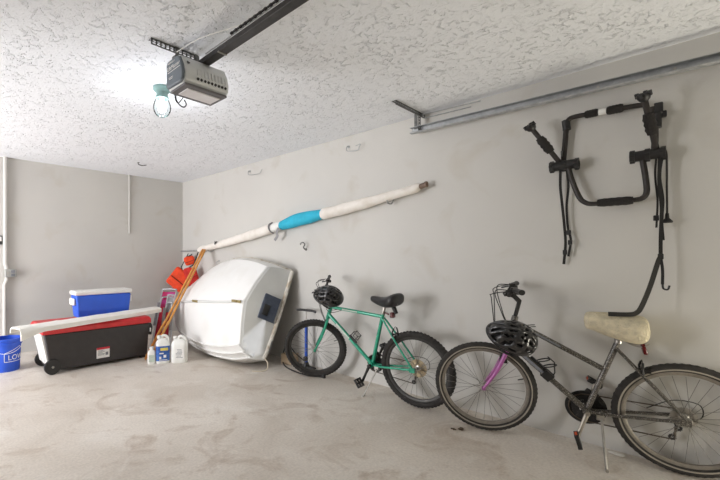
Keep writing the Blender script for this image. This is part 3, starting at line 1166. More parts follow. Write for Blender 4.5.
    if P['cagekind'] == 'box':
        q = [c0 + up * .03, c0 + up * .10, c0 + up * .10 + dd * .06, c0 + dd * .06 + up * .03]
        for y in (-.03, .03):
            b.tube([p + Vector((0, y, 0)) for p in q], .005, 6, closed=True)
        b.tube([q[1] + Vector((0, -.03, 0)), q[1] + Vector((0, .03, 0))], .0035, 6)
        b.tube([q[2] + Vector((0, -.03, 0)), q[2] + Vector((0, .03, 0))], .0035, 6)
        b.box(c0 + up * .024 + dd * .03, (.10, .022, .012), dd.to_track_quat('X', 'Z').to_matrix().to_4x4())
    else:
        for k, rad in ((0, .036), (.05, .034)):
            cc = c0 + up * .062 + dd * k
            P2 = []
            w = Vector((0, 1, 0))
            for i in range(25):
                a = 2 * PI * i / 24
                P2.append(cc + (up * math.cos(a) + w * math.sin(a)) * rad + dd * .02 * math.cos(a))
            b.tube(P2[:-1], .0045, 6, closed=True)
        b.tube([c0 + up * .10, c0 + up * .10 + dd * .05, c0 + up * .05 + dd * .10, c0 + up * .02 + dd * .11], .004, 6)
        b.box(c0 + up * .026 + dd * .02, (.16, .024, .014), dd.to_track_quat('X', 'Z').to_matrix().to_4x4())
        b.box(c0 + up * .004 + dd * .085, (.06, .06, .055), dd.to_track_quat('X', 'Z').to_matrix().to_4x4())
    b.build('bottle_cage', M_BLACK, t)
    return t, V


protos = {}
GREEN = dict(R=.33, rh=(0, .33), fh=(1.10, .33), bb=(.425, .285), ht=(.885, .805), hb=(.925, .695),
             tt=((.888, .785), (.318, .75)), dt=(.918, .705), st=(.305, .785), ss=(.312, .745), rt=.0165,
             paint=M_TEAL, fork=M_TEAL, decal=M_LGREEN, tyre=M_RUBBER, rim=M_DRIM, knob=True, cog=M_GOLD, disc=M_GOLD,
             bar=(.915, 1.00), quill=.16, sweep=.02, rise=.03, hw=.265, barmat=M_MATTE, ring=.085, crank=-68, crankmat=M_MATTE, pedal=-55,
             k0=(.36, .27), k1=(.455, .115, .012), post=(.285, .86), cage=.50, cagekind='box')
g, GV = make_bike('bicycle', 'teal green mountain bike on its kickstand, knobbly tyres, black saddle, front wheel turned', (3.205, 1.625, 0), 92.1, -2, 36, GREEN)


def saddle(secs, name, m, par, n=18, jit=0, jsc=40):
    rings = []
    for x, w, zt, zb in secs:
        ring = []
        for k in range(n):
            a = 2 * PI * k / n
            ca, sa = math.cos(a), math.sin(a)
            y = w * math.copysign(abs(ca) ** .8, ca)
            z = (zt + zb) / 2 + (zt - zb) / 2 * math.copysign(abs(sa) ** .8, sa)
            p = Vector((x, y, z))
            if jit:
                p += Vector((ca, ca, sa)) * jit * noise.noise(p * jsc)
            ring.append(p)
        rings.append(ring)
    b = MB()
    b.loft(rings)
    return b.build(name, m, par, smooth=70, sub=1)


sd = saddle([(.428, .014, .925, .89), (.414, .03, .935, .88), (.37, .04, .935, .86), (.31, .06, .928, .84), (.25, .09, .94, .835), (.20, .12, .968, .845), (.168, .12, .978, .855), (.145, .10, .972, .872), (.135, .06, .958, .892)],
            'saddle', M_SADDLE, g)
b = MB()
for s in (-1, 1):
    b.tube(spline([(.40, s * .012, .885), (.33, s * .022, .855), (.22, s * .022, .85), (.14, s * .04, .885)], 5), .004, 6)
b.build('saddle_rails', M_STEEL, sd)
b = MB()
b.tube([(.215, .0, .875), (.175, 0, .79)], [.022, .016], 10)
b.build('saddle_shock', M_BLACK, sd)
b = MB()
b.box((.212, .0, .775), (.034, .05, .05))
b.cyl((.245, 0, .775), (.29, 0, .79), .008)
b.build('tail_reflector', M_REDR, g, bevel=.008)

GREY = dict(R=.335, rh=(0, .335), fh=(1.045, .335), bb=(.452, .285), ht=(.848, .865), hb=(.895, .655),
            tt=((.855, .835), (.37, .575)), dt=(.888, .685), st=(.298, .765), ss=(.312, .725), rt=.0165,
            paint=M_SPECK, fork=M_PINK, decal=M_LGREY, tyre=M_RUBBER2, rim=M_GRIM, knob=False, wall=mat('tan_sidewall', (150, 142, 130), .8), cog=M_STEEL,
            bar=(.885, 1.035), quill=.13, sweep=.06, rise=.045, hw=.255, barmat=M_MATTE, ring=.095, crank=-72, crankmat=M_ALLOY, pedal=-75, guard=True, pref=True,
            k0=(.385, .265), k1=(.372, .215, .012), post=(.283, .81), cage=.37, cagekind='loop')
g2, _ = make_bike('bicycle', 'dark grey speckled bike with purple fork and fleece saddle, nearest on the right', (3.395, .06, 0), 102.8, -2, 6, GREY)
fl = saddle([(.466, .035, .915, .85), (.455, .065, .937, .83), (.425, .075, .945, .822), (.37, .09, .942, .80), (.30, .11, .94, .775), (.24, .13, .938, .76), (.205, .135, .935, .76), (.178, .128, .928, .775), (.162, .09, .915, .80)],
            'saddle', M_FLEECE, g2, 20, .014, 45)
fl['label'] = 'cream fleece-covered saddle'
b = MB()
for s in (-1, 1):
    b.tube(spline([(.30, s * .022, .795), (.24, s * .026, .755), (.19, s * .028, .748), (.16, s * .03, .77)], 5), .004, 6)
b.build('saddle_rails', M_STEEL, fl)
b = MB()
b.box((.182, .01, .735), (.02, .045, .07), Matrix.Rotation(R(15), 4, 'Y'))
b.build('tail_reflector', M_REDR, g2, bevel=.006)


# ------------------------------------------------------------------ helmets
def helmet(label, M, L=.15, W=.105, Hh=.125):
    t = thing('bike_helmet', label, 'helmet', M.to_translation(), 'bike helmets on handlebars')
    t.rotation_euler = M.to_euler()
    b = MB()
    nu, nv = 36, 10
    rows = []
    for j in range(nv + 1):
        ph = PI / 2 * j / nv * .995
        row = []
        for i in range(nu):
            a = 2 * PI * i / nu
            k = 1 + .10 * math.cos(a)
            row.append(Vector((L * math.cos(ph) * math.cos(a) * (1.08 if math.cos(a) < 0 else 1), W * math.cos(ph) * math.sin(a) * k, Hh * math.sin(ph) - .02 * (math.cos(ph)) * (1 if math.cos(a) < -.2 else .3))))
        rows.append(row)
    vs = [p for r in rows for p in r]
    fs = []
    for j in range(nv):
        for i in range(nu):
            y = .5 * (rows[j][i].y + rows[j + 1][(i + 1) % nu].y)
            x = .5 * (rows[j][i].x + rows[j + 1][(i + 1) % nu].x)
            # long vents: lanes across the width, split along the length
            lane = (abs(y) / W * 3.4) % 1
            hole = .30 < lane < .74 and (abs((x / L * 2.1 + 20.2) % 1 - .5) < .36) and 2 <= j < nv
            if j < 2:
                hole = j == 1 and (i % 5) in (1, 2)
            if not hole:
                fs.append((j * nu + i, j * nu + (i + 1) % nu, (j + 1) * nu + (i + 1) % nu, (j + 1) * nu + i))
    b.add(vs, fs)
    b.build('shell', M_HELM, t, solid=.014, smooth=50)
    b = MB()
    rows2 = [[p * .86 + Vector((0, 0, .002)) for p in r] for r in rows]
    b.loft([r for r in rows2], cap=False)
    b.build('liner', M_LINER, t, solid=.006, smooth=60)
    b = MB()
    b.ring((0, 0, 0), 1, [(0, 0)] * 3, 3) if False else None
    rim = [Vector((L * 1.015 * math.cos(a) * (1.08 if math.cos(a) < 0 else 1), W * 1.02 * math.sin(a) * (1 + .1 * math.cos(a)), -.02 * (1 if math.cos(a) < -.2 else .3))) for a in [2 * PI * i / 36 for i in range(36)]]
    b.tube(rim, .008, 8, closed=True)
    b.build('rim', M_BLACK, t, smooth=60)
    b = MB()
    for s in (-1, 1):
        b.tube(spline([(L * .55, s * W * .8, .0), (L * .3, s * W * .85, -.07), (0, s * W * .5, -.13), (-.01, 0, -.15)], 6), .004, 4, flat=(.014, .003), up=(1, 0, 0))
        b.tube(spline([(-L * .6, s * W * .75, .0), (-L * .1, s * W * .9, -.05), (L * .3, s * W * .85, -.07)], 6), .004, 4, flat=(.014, .003), up=(1, 0, 0))
    b.build('chin_strap', M_STRAP, t)
    b = MB()
    b.box((-.01, 0, -.15), (.03, .04, .012))
    b.build('buckle', M_BLACK, t, bevel=.003)
    return t


def orient(loc, xdir, up):
    x = Vector(xdir).normalized()
    z = Vector(up)
    z = (z - x * z.dot(x)).normalized()
    y = z.cross(x)
    M = Matrix((x, y, z)).transposed().to_4x4()
    M.translation = Vector(loc)
    return M


helmet('black vented bike helmet hanging from the teal bike handlebar', orient((2.955, 2.39, .915), (.45, -.85, -.25), (-.55, -.45, .55)), .135, .10, .115)
helmet('black vented bike helmet hanging from the grey bike handlebar', orient((2.965, .835, .76), (.50, -.78, -.36), (-.70, -.25, .62)), .142, .108, .115)

# ------------------------------------------------------------------ dinghy
ST_T = [(3.40, 3.34, 1.12), (3.45, 3.85, 1.225), (3.46, 4.27, 1.272), (3.43, 4.72, 1.21), (3.34, 5.2, .955), (3.22, 5.5, .74), (3.12, 5.66, .58)]
ST_G = [(2.95, 3.36, .10), (2.88, 3.65, .03), (2.84, 4.1, .012), (2.86, 4.5, .02), (2.92, 5.05, .09), (2.99, 5.45, .24), (3.05, 5.62, .40)]
ST_K = [(2.80, 3.50, .785), (2.77, 3.78, .755), (2.75, 4.03, .735), (2.745, 4.5, .70), (2.81, 5.0, .64), (2.94, 5.4, .57), (3.06, 5.64, .50)]
ST_C = [(3.115, 3.446, 1.175), (3.16, 3.80, 1.235), (3.20, 4.20, 1.25), (3.20, 4.66, 1.16), (3.17, 5.15, .92), (3.13, 5.47, .71), (3.09, 5.65, .56)]
ST_B = [(2.72, 3.467, .31), (2.68, 3.72, .25), (2.66, 4.05, .215), (2.68, 4.5, .22), (2.79, 5.02, .27), (2.93, 5.42, .37), (3.05, 5.63, .44)]
NS = 8
sp = [spline(q, NS) for q in (ST_T, ST_C, ST_K, ST_B, ST_G)]
rows = []
for i in range(len(sp[0])):
    T, Cc, K, B, G = [q[i] for q in sp]
    f = i / (len(sp[0]) - 1)
    cen = (T + G) / 2 + ((T + G) / 2 - K) * .4
    row = [T, T.lerp(Cc, .5) + (T.lerp(Cc, .5) - cen).normalized() * .012, Cc]
    for k in (.25, .5, .75):
        p = Cc.lerp(K, k)
        row.append(p + (p - cen).normalized() * .045 * math.sin(PI * k) * (1 - f * .6) * min(1, .3 + f * 3))
    row.append(K)
    for k in (.25, .5, .75):
        p = K.lerp(B, k)
        row.append(p + (p - cen).normalized() * .028 * math.sin(PI * k) * (1 - f * .6) * min(1, .3 + f * 3))
    row.append(B)
    # lapped strakes down to the lower gunwale
    out = Vector((-1, 0, -.35)).normalized()
    for k0, k1 in ((.0, .33), (.33, .66), (.66, 1.0)):
        p, q = B.lerp(G, k0), B.lerp(G, k1)
        row.append(p + out * (.030 + .05 * math.sin(PI * k0)) * (1 - f))
        row.append(q + out * .05 * math.sin(PI * k1) * (1 - f))
    rows.append(row)
t = thing('dinghy', 'small white dinghy stood on its side, leaning on right wall behind the jugs', 'boat', (3.0, 4.2, 0))
b = MB()
b.grid(rows)
hu = b.build('hull', M_HULL, t, smooth=28, solid=.012, world=True)
r0 = rows[0]
b = MB()
cen = sum((Vector(p) for p in r0), Vector()) / len(r0)
ins = [p + (cen - p) * .0 for p in r0]
aft = Vector((.02, -.02, -.005))
# transom: closed panel with a rounded outer (gunwale) edge
Tt, Gg = r0[0], r0[-1]
edge = [Tt.lerp(Gg, k) + Vector((.10, -.05, -.04)) * math.sin(PI * k) * .12 for k in [i / 12 for i in range(1, 12)]]
loop = list(r0) + list(reversed(edge))
n = len(loop)
cz = sum(loop, Vector()) / n + aft * .4
b.add([p for p in loop] + [p + aft * .98 for p in loop], [(k, (k + 1) % n, n + (k + 1) % n, n + k) for k in range(n)])
rings = [[(p + aft).lerp(cz + aft * 1.02, q) for p in loop] for q in (0, .15, .35, .6, .85)]
b.loft(rings, cap=False)
b.add(rings[-1] + [cz + aft * 1.02], [(k, (k + 1) % n, n) for k in range(n)])
tr = b.build('transom', M_TRANS, t, smooth=179, world=True)
tr['label'] = 'light grey transom panel'
b = MB()
b.tube([p + Vector((-.012, 0, 0)) for p in spline(ST_K, 6)][1:-2], .016, 8)
b.build('keel_strip', M_TRANS, hu, world=True)
b = MB()
b.tube([p + Vector((0, -.005, .0)) for p in spline(ST_T, 6)], .022, 10)
b.build('rub_rail', M_RAIL, t, world=True)
b = MB()
b.tube([p + Vector((0, 0, .022)) for p in spline(ST_G, 6)], .020, 10)
b.build('rub_rail', M_RAIL, t, world=True)
b = MB()
ed = [Tt] + edge + [Gg + Vector((0, 0, .022))]
b.tube([p + aft * .5 for p in ed], .026, 10)
b.build('transom_rim', M_RAIL, t, world=True)
b = MB()
for s in (.22, ):
    b.tube([p + (cen - p) * .05 + aft * 1.3 for p in ed[2:-2]], .006, 8)
b.build('transom_seam', M_RAIL, tr, world=True)
# motor pad on the transom
u = (Tt - Gg).normalized()
mid = ed[6]
w_ = (Vector(r0[6]) - mid).normalized()
nrm = u.cross(w_).normalized()
if nrm.y > 0:
    nrm = -nrm
pc = mid + w_ * .135 + u * .03 + nrm * .022
Mx = Matrix((w_, (nrm.cross(w_)).normalized(), nrm)).transposed().to_4x4()
Mx.translation = pc
b = MB()
b.box((0, 0, 0), (.22, .30, .03))
b.v = [Mx @ v for v in b.v]
pdo = b.build('motor_pad', M_PAD, t, bevel=.006, world=True)
pdo['label'] = 'dark slate outboard motor pad'
b = MB()
b.box((.045, .035, .018), (.075, .13, .008))
b.v = [Mx @ v for v in b.v]
b.build('pad_recess', M_BLACK, pdo, bevel=.003, world=True)
b = MB()
b.box((-.10, 0, .017), (.008, .28, .006))
b.v = [Mx @ v for v in b.v]
b.build('pad_edge', M_STEEL, pdo, world=True)
for i, k in enumerate((3, 23)):
    p = spline(ST_K, NS)[k]
    b = MB()
    b.box(p + Vector((-.03, 0, .005)), (.02, .16 if i == 0 else .12, .03))
    b.cyl(p + Vector((-.045, -.03, .01)), p + Vector((-.045, .03, .01)), .012)
    b.build('cleat', M_BRASS, t, bevel=.004, world=True)
b = MB()
q = Tt.lerp(Gg, .84) + Vector((.02, -.035, -.01))
b.box(q, (.012, .012, .14), Matrix.Rotation(R(22), 4, 'Y'))
b.build('drain_slot', M_LGREY, tr, world=True)
b = MB()
b.tube(spline([(2.96, 3.33, .13), (2.96, 3.28, .09), (2.94, 3.26, .03), (2.90, 3.28, .008), (2.84, 3.30, .007), (2.80, 3.36, .007)], 6), .007, 8)
b.build('painter_rope', M_ROPE, t, world=True)

# ------------------------------------------------------------------ coolers
def cooler_black(label, x0, x1, y0, y1, zt, front=True):
    t = thing('cooler', label, 'cooler', ((x0 + x1) / 2, (y0 + y1) / 2, 0))
    cx, cy = (x0 + x1) / 2, (y0 + y1) / 2
    b = MB()
    zb, zl = .035, zt - .085
    tp = .045
    b.loft([[Vector((x0 + tp * 2, y0 + .015, zb)), Vector((x1 - tp, y0 + .015, zb)), Vector((x1 - tp, y1 - .02, zb)), Vector((x0 + tp * 2, y1 - .02, zb))],
            [Vector((x0 + .02, y0, zl)), Vector((x1 - .02, y0, zl)), Vector((x1 - .02, y1, zl)), Vector((x0 + .02, y1, zl))]])
    bd = b.build('body', M_CHAR, t, bevel=.012, world=True)
    b = MB()
    for k in (0, 1, 2):
        ya = y0 + .045 + k * .15
        b.loft([[Vector((x0 + tp * 2 - .022, ya, zb + .05)), Vector((x0 + tp * 2 + .01, ya, zb + .05)), Vector((x0 + tp * 2 + .01, ya + .11, zb + .05)), Vector((x0 + tp * 2 - .022, ya + .11, zb + .05))],
                [Vector((x0 - .004, ya, zl)), Vector((x0 + .03, ya, zl)), Vector((x0 + .03, ya + .11, zl)), Vector((x0 - .004, ya + .11, zl))]])
    b.build('end_panel', M_WHITEP, bd, bevel=.004, world=True)
    b = MB()
    b.loft([[Vector((x0, y0 - .012, zl)), Vector((x1, y0 - .012, zl)), Vector((x1, y1 + .012, zl)), Vector((x0, y1 + .012, zl))],
            [Vector((x0, y0 - .012, zt - .035)), Vector((x1, y0 - .012, zt - .035)), Vector((x1, y1 + .012, zt - .035)), Vector((x0, y1 + .012, zt - .035))],
            [Vector((x0 + .02, y0 + .012, zt)), Vector((x1 - .02, y0 + .012, zt)), Vector((x1 - .02, y1 - .012, zt)), Vector((x0 + .02, y1 - .012, zt))]])
    lid = b.build('lid', M_RED, t, bevel=.01, world=True)
    for y in (y0 + .01, y1 - .13):
        b = MB()
        b.lathe([(.03, -.02), (.082, -.02), (.084, -.014), (.084, .014), (.082, .02), (.03, .02)], Matrix.Translation((x0 + .105, y, .0845)) @ Matrix.Rotation(R(90), 4, 'X'), 28)
        w = b.build('wheel', M_BLACK, t, world=True)
        b = MB()
        b.lathe([(.014, 0), (.010, .010)], Matrix.Translation((x0 + .105, y - .019, .0845)) @ Matrix.Rotation(R(90), 4, 'X'), 12)
        b.build('axle_cap', M_STEEL, w, world=True)
    b = MB()
    for y in (y0 + .06, y1 - .06):
        b.box((x1 - .09, y, .019), (.06, .05, .037))
    b.build('foot', M_CHAR, t, world=True)
    if front:
        b = MB()
        b.tube(spline([(x1 - .012, y0 + .04, zl - .02), (x1 + .01, y0 + .04, zl - .06), (x1 - .004, y0 + .04, zl - .16)], 4), .01, 8, flat=(.05, .012), up=(0, 1, 0))
        b.build('end_handle', M_BLACK, t, world=True)
        b = MB()
        b.box((x1 - .012, y0 - .006, zl - .09), (.015, .012, .05))
        b.build('latch', M_WHITEP, t, bevel=.003, world=True)
        sl = math.atan2(.015, zl - zb)
        rot = Matrix.Rotation(sl, 4, 'X')
        b = MB()
        b.box((1.632, y0 + .0085 - .003, .155), (.15, .004, .125), rot)
        lb = b.build('label_sticker', M_LWHITE, t, world=True)
        b = MB()
        b.box((1.632, y0 + .0005, .207), (.15, .004, .024), rot)
        b.build('label_header', M_LRED, lb, world=True)
        b = MB()
        for i, (dx, ww) in enumerate(((-.03, .06), (-.02, .08), (-.035, .05), (-.02, .08), (-.025, .07))):
            b.box((1.632 + dx, y0 + .0015, .182 - i * .013), (ww, .003, .004), rot)
        b.box((1.675, y0 + .003, .14), (.03, .003, .035), rot)
        b.build('label_print', M_LGREY, lb, world=True)
    return t


cooler_black('long charcoal wheeled cooler with red lid and a white sticker on its front', .985, 2.235, 4.73, 5.33, .53)
t = thing('cooler', 'bright blue cooler with white lid, standing on the long charcoal cooler', 'cooler', (1.80, 5.2, .53))
b = MB()
x0, x1, y0, y1 = 1.425, 2.135, 5.10, 5.34
b.loft([[Vector((x0 + .04, y0 + .02, .531)), Vector((x1 - .03, y0 + .02, .531)), Vector((x1 - .03, y1, .531)), Vector((x0 + .04, y1, .531))],
        [Vector((x0 + .008, y0, .815)), Vector((x1 - .008, y0, .815)), Vector((x1 - .008, y1, .815)), Vector((x0 + .008, y1, .815))]])
b.build('body', M_BLUEP, t, bevel=.02, seg=3, world=True)
b = MB()
b.box(((x0 + x1) / 2, (y0 + y1) / 2, .843), (x1 - x0 + .01, y1 - y0 + .016, .055))
b.build('lid', M_WHITEP, t, bevel=.016, seg=3, world=True)
b = MB()
b.box((x0 - .003, (y0 + y1) / 2, .735), (.03, .17, .085))
b.build('handle', M_WHITEP, t, bevel=.012, world=True)
b = MB()
b.box((x1 + .002, (y0 + y1) / 2, .735), (.03, .17, .085))
b.build('handle', M_WHITEP, t, bevel=.012, world=True)

# long folded white panel lying across the lid
A, Bv = Vector((.70, 4.475, .5325)), Vector((2.46, 5.02, .5325))
d = (Bv - A).normalized()
n_ = Vector((-d.y, d.x, 0))
rings = []
for i in range(25):
    f = i / 24
    c = A.lerp(Bv, f)
    wv = .105 + .012 * noise.noise((f * 6, 2, 0)) - (.02 if f > .94 else 0)
    lift = .006 * (1 + noise.noise((f * 9, 0, 5)))
    curl = max(0, 1 - f * 9)
    sec = [(-wv, .002 - .06 * curl), (-wv - .004, .050 - .05 * curl), (-wv + .02, .060), (-.02, .064 + lift), (.04, .066 + lift), (wv - .02, .060 + .016 * max(0, noise.noise((f * 14, 7, 1)))), (wv, .042), (wv, .002),
           (wv - .008, .002), (wv - .02, .048), (0, .054), (-wv + .02, .050), (-wv + .008, .030 - .05 * curl), (-wv + .008, .002 - .06 * curl)]
    rings.append([c + n_ * a + Vector((0, 0, z)) for a, z in sec])
b = MB()
b.loft(rings)
tag(b.build('gutter_panel', M_SAIL if False else mat('chalky_white_panel', (243, 240, 233), .6, var=.03, scale=6), smooth=50),
    'long white folded panel lying across top of the charcoal cooler', 'panel')

# ------------------------------------------------------------------ bucket
bx, by, br = .742, 5.30, .150
t = thing('bucket', 'blue plastic bucket with white lettering at left edge beside the charcoal cooler', 'bucket', (bx, by, 0))
b = MB()
b.lathe([(.02, .004), (.128, .0), (.132, .01), (br - .006, .30), (br + .006, .302), (br + .006, .325), (br - .002, .327), (br - .002, .345), (br + .008, .347), (br + .008, .368), (br - .008, .37), (br - .010, .30), (.124, .012), (.02, .008)], n=40)
b.build('body', M_BUCKET, t, smooth=40)


def wrapb(s_, z, off=.0015):
    """s_ metres round the bucket from the point facing the camera"""
    rr = .132 + (br - .006 - .132) * (z - .01) / .29 + off
    a = math.atan2(-by, -bx) + s_ / .14
    return Vector((rr * math.cos(a), rr * math.sin(a), z))


b = MB()
vs, fs = text_mesh("LOWE'S", .075)
b.add([wrapb(.012 + v.x * 1.05, .135 + v.y * 1.05, .0015 + v.z) for v in vs], fs)
out = [(-.02, .115), (-.02, .21), (.14, .275), (.30, .21), (.30, .115)]
pts = []
for (sa, za), (sb, zb) in zip(out, out[1:] + out[:1]):
    for k in range(8):
        pts.append(wrapb(sa + (sb - sa) * k / 8, za + (zb - za) * k / 8, .0015))
b.tube(pts, .003, 6, closed=True)
b.build('lettering', M_LWHITE, t, smooth=0)
b = MB()
P2 = []
for i in range(17):
    a = PI * i / 16
    P2.append(Vector((math.cos(a) * (br + .014), -.10 * math.sin(a) - .05 * math.sin(a), .335 - .125 * math.sin(a))))
Mz = Matrix.Rotation(math.atan2(-by, -bx) + PI / 2, 4, 'Z')
b.tube([Mz @ p for p in P2], .003, 6)
b.build('bail_handle', M_WHITEP, t)

# ------------------------------------------------------------------ oars
for i, (pa, pb, lab) in enumerate((((2.085, 4.575, .012), (3.325, 5.20, 1.415), 'long wooden oar leaning on the dinghy, the left one of the two'),
                                   ((2.125, 4.53, .012), (3.33, 5.15, 1.405), 'long wooden oar leaning on the dinghy, the right one of the two'))):
    a, c = Vector(pa), Vector(pb)
    t = thing('oar', lab, 'oar', pa, 'oars beside the dinghy')
    b = MB()
    b.tube([a.lerp(c, .28), a.lerp(c, .6), c - (c - a).normalized() * .12], [.016, .016, .015], 12)
    b.build('shaft', M_WOOD, t, world=True)
    b = MB()
    b.tube([c - (c - a).normalized() * .13, c - (c - a).normalized() * .02, c], [.018, .017, .014], 12)
    b.build('handle', M_WOOD, t, world=True)
    b = MB()
    dd = (c - a)
    for k, wv in ((0, .03), (.03, .05), (.15, .052), (.24, .035), (.30, .02)):
        pass
    rg = []
    side = Vector((-.6, .8, 0)).cross(dd.normalized()).normalized()
    nrm = dd.normalized().cross(side)
    for k, wv, th in ((0, .022, .006), (.02, .030, .007), (.14, .030, .009), (.22, .024, .014), (.29, .019, .019)):
        p = a.lerp(c, k) + Vector((0, 0, .012))
        rg.append([p + side * wv * math.cos(q) + nrm * th * math.sin(q) for q in [2 * PI * j / 12 for j in range(12)]])
    b.loft(rg)
    b.build('blade', M_WOOD, t, world=True)

# ------------------------------------------------------------------ life vests in the corner
def vest(label, c, m, sx, sz, ang, strapz):
    t = thing('life_vest', label, 'life vest', c, 'life vests in the corner')
    c = Vector(c)
    rot = Matrix.Rotation(R(-42), 4, 'Z') @ Matrix.Rotation(R(ang), 4, 'Y')
    for dx, dz, kx, kz in ((-sx * .28, 0, .55, 1), (sx * .30, -sz * .05, .5, .95)):
        b = MB()
        b.box((0, 0, 0), (sx * kx * 1.9, .09, sz * kz))
        o = b
        rows_ = []
        o.v = [c + rot @ (Vector((dx, 0, dz)) + v) for v in o.v]
        b.build('foam_panel', m, t, bevel=.035, seg=3, world=True)
    b = MB()
    b.tube([c + rot @ Vector((-sx * .1, -.02, sz * .45)), Vector((c.x + .02, c.y - .03, c.z + sz * .62)), Vector((3.385, c.y - .05, strapz - .02))], .006, 4, flat=(.022, .004), up=(1, 0, 0))
    b.tube([c + rot @ Vector((-sx * .75, -.052, -.02)), c + rot @ Vector((sx * .75, -.052, -.02))], .006, 4, flat=(.028, .004), up=(0, 0, 1))
    b.build('webbing_strap', M_STRAP, t, world=True)
    return t


vest('orange life vest with black strap hanging in the corner behind the oars, lowest', (3.24, 5.80, .915), M_ORANGE, .20, .33, 38, 1.37)
vest('red-orange life vest hanging between the oars and the dinghy bow', (3.29, 5.48, .985), M_REDV, .13, .30, -18, 1.40)
vest('small orange life vest at the top of the corner bundle', (3.37, 5.68, 1.235), M_ORANGE, .11, .15, -20, 1.36)


# ------------------------------------------------------------------ folded beach chairs
def beach_chair(label, base_a, base_b, top_a, top_b, cloth, off):
    t = thing('folding_chair', label, 'folding chair', [(x + y) / 2 for x, y in zip(base_a, base_b)], 'folded beach chairs')
    a, c, e, f = (Vector(q) for q in (base_a, base_b, top_b, top_a))   # bottom-left, bottom-right, top-right, top-left
    n = (c - a).cross(f - a).normalized()
    if n.x > 0:
        n = -n
    lo, hi = .04, .0
    b = MB()
    loop = [a, a.lerp(f, .5), f + (a - f) * .05, f.lerp(e, .12), f.lerp(e, .88), e + (c - e) * .05, e.lerp(c, .5), c]
    b.tube(spline(loop, 5), .012, 10)
    b.build('back_frame', M_TUBE, t, world=True)
    b = MB()
    k = .035
    loop = [a.lerp(c, .1) + n * k, a.lerp(f, .42).lerp(c.lerp(e, .42), .1) + n * k, a.lerp(f, .78).lerp(c.lerp(e, .78), .12) + n * k,
            a.lerp(f, .84).lerp(c.lerp(e, .84), .25) + n * k, a.lerp(f, .84).lerp(c.lerp(e, .84), .75) + n * k, a.lerp(f, .78).lerp(c.lerp(e, .78), .88) + n * k, a.lerp(c, .9) + n * k]
    b.tube(spline(loop, 5), .011, 10)
    b.build('seat_frame', M_TUBE, t, world=True)
    b = MB()
    rows_ = []
    for i in range(9):
        v = .40 + .56 * i / 8
        rows_.append([a.lerp(c, u).lerp(f.lerp(e, u), v) + n * (-.012 * math.sin(PI * u)) for u in [.04 + .92 * j / 8 for j in range(9)]])
    b.grid(rows_)
    b.build('back_sling', cloth[0], t, solid=.006, world=True)
    b = MB()
    rows_ = []
    for i in range(9):
        v = .12 + .55 * i / 8
        rows_.append([a.lerp(c, u).lerp(f.lerp(e, u), v) + n * (k - .014 * math.sin(PI * u)) for u in [.13 + .74 * j / 8 for j in range(9)]])
    b.grid(rows_)
    b.build('seat_sling', cloth[1], t, solid=.006, world=True)
    for q0, q1 in ((a, f), (c, e)):
        b = MB()
        b.tube([q0.lerp(q1, .35) + n * .045, q0.lerp(q1, .74) + n * .05], .016, 8, flat=(.035, .02), up=tuple(n))
        b.build('armrest', M_GREYC, t, bevel=.004, world=True)


beach_chair('folded beach chair with magenta sling and grey tubes, behind the oars', (2.42, 5.12, .014), (2.56, 4.96, .014), (2.76, 5.44, .80), (2.90, 5.27, .80), (M_PINKC, M_REDC), 0)
beach_chair('folded beach chair with grey sling, tight against the dinghy bow', (2.46, 4.90, .014), (2.53, 4.79, .014), (2.69, 5.14, .74), (2.74, 5.03, .74), (M_GREYC, M_REDC), 0)

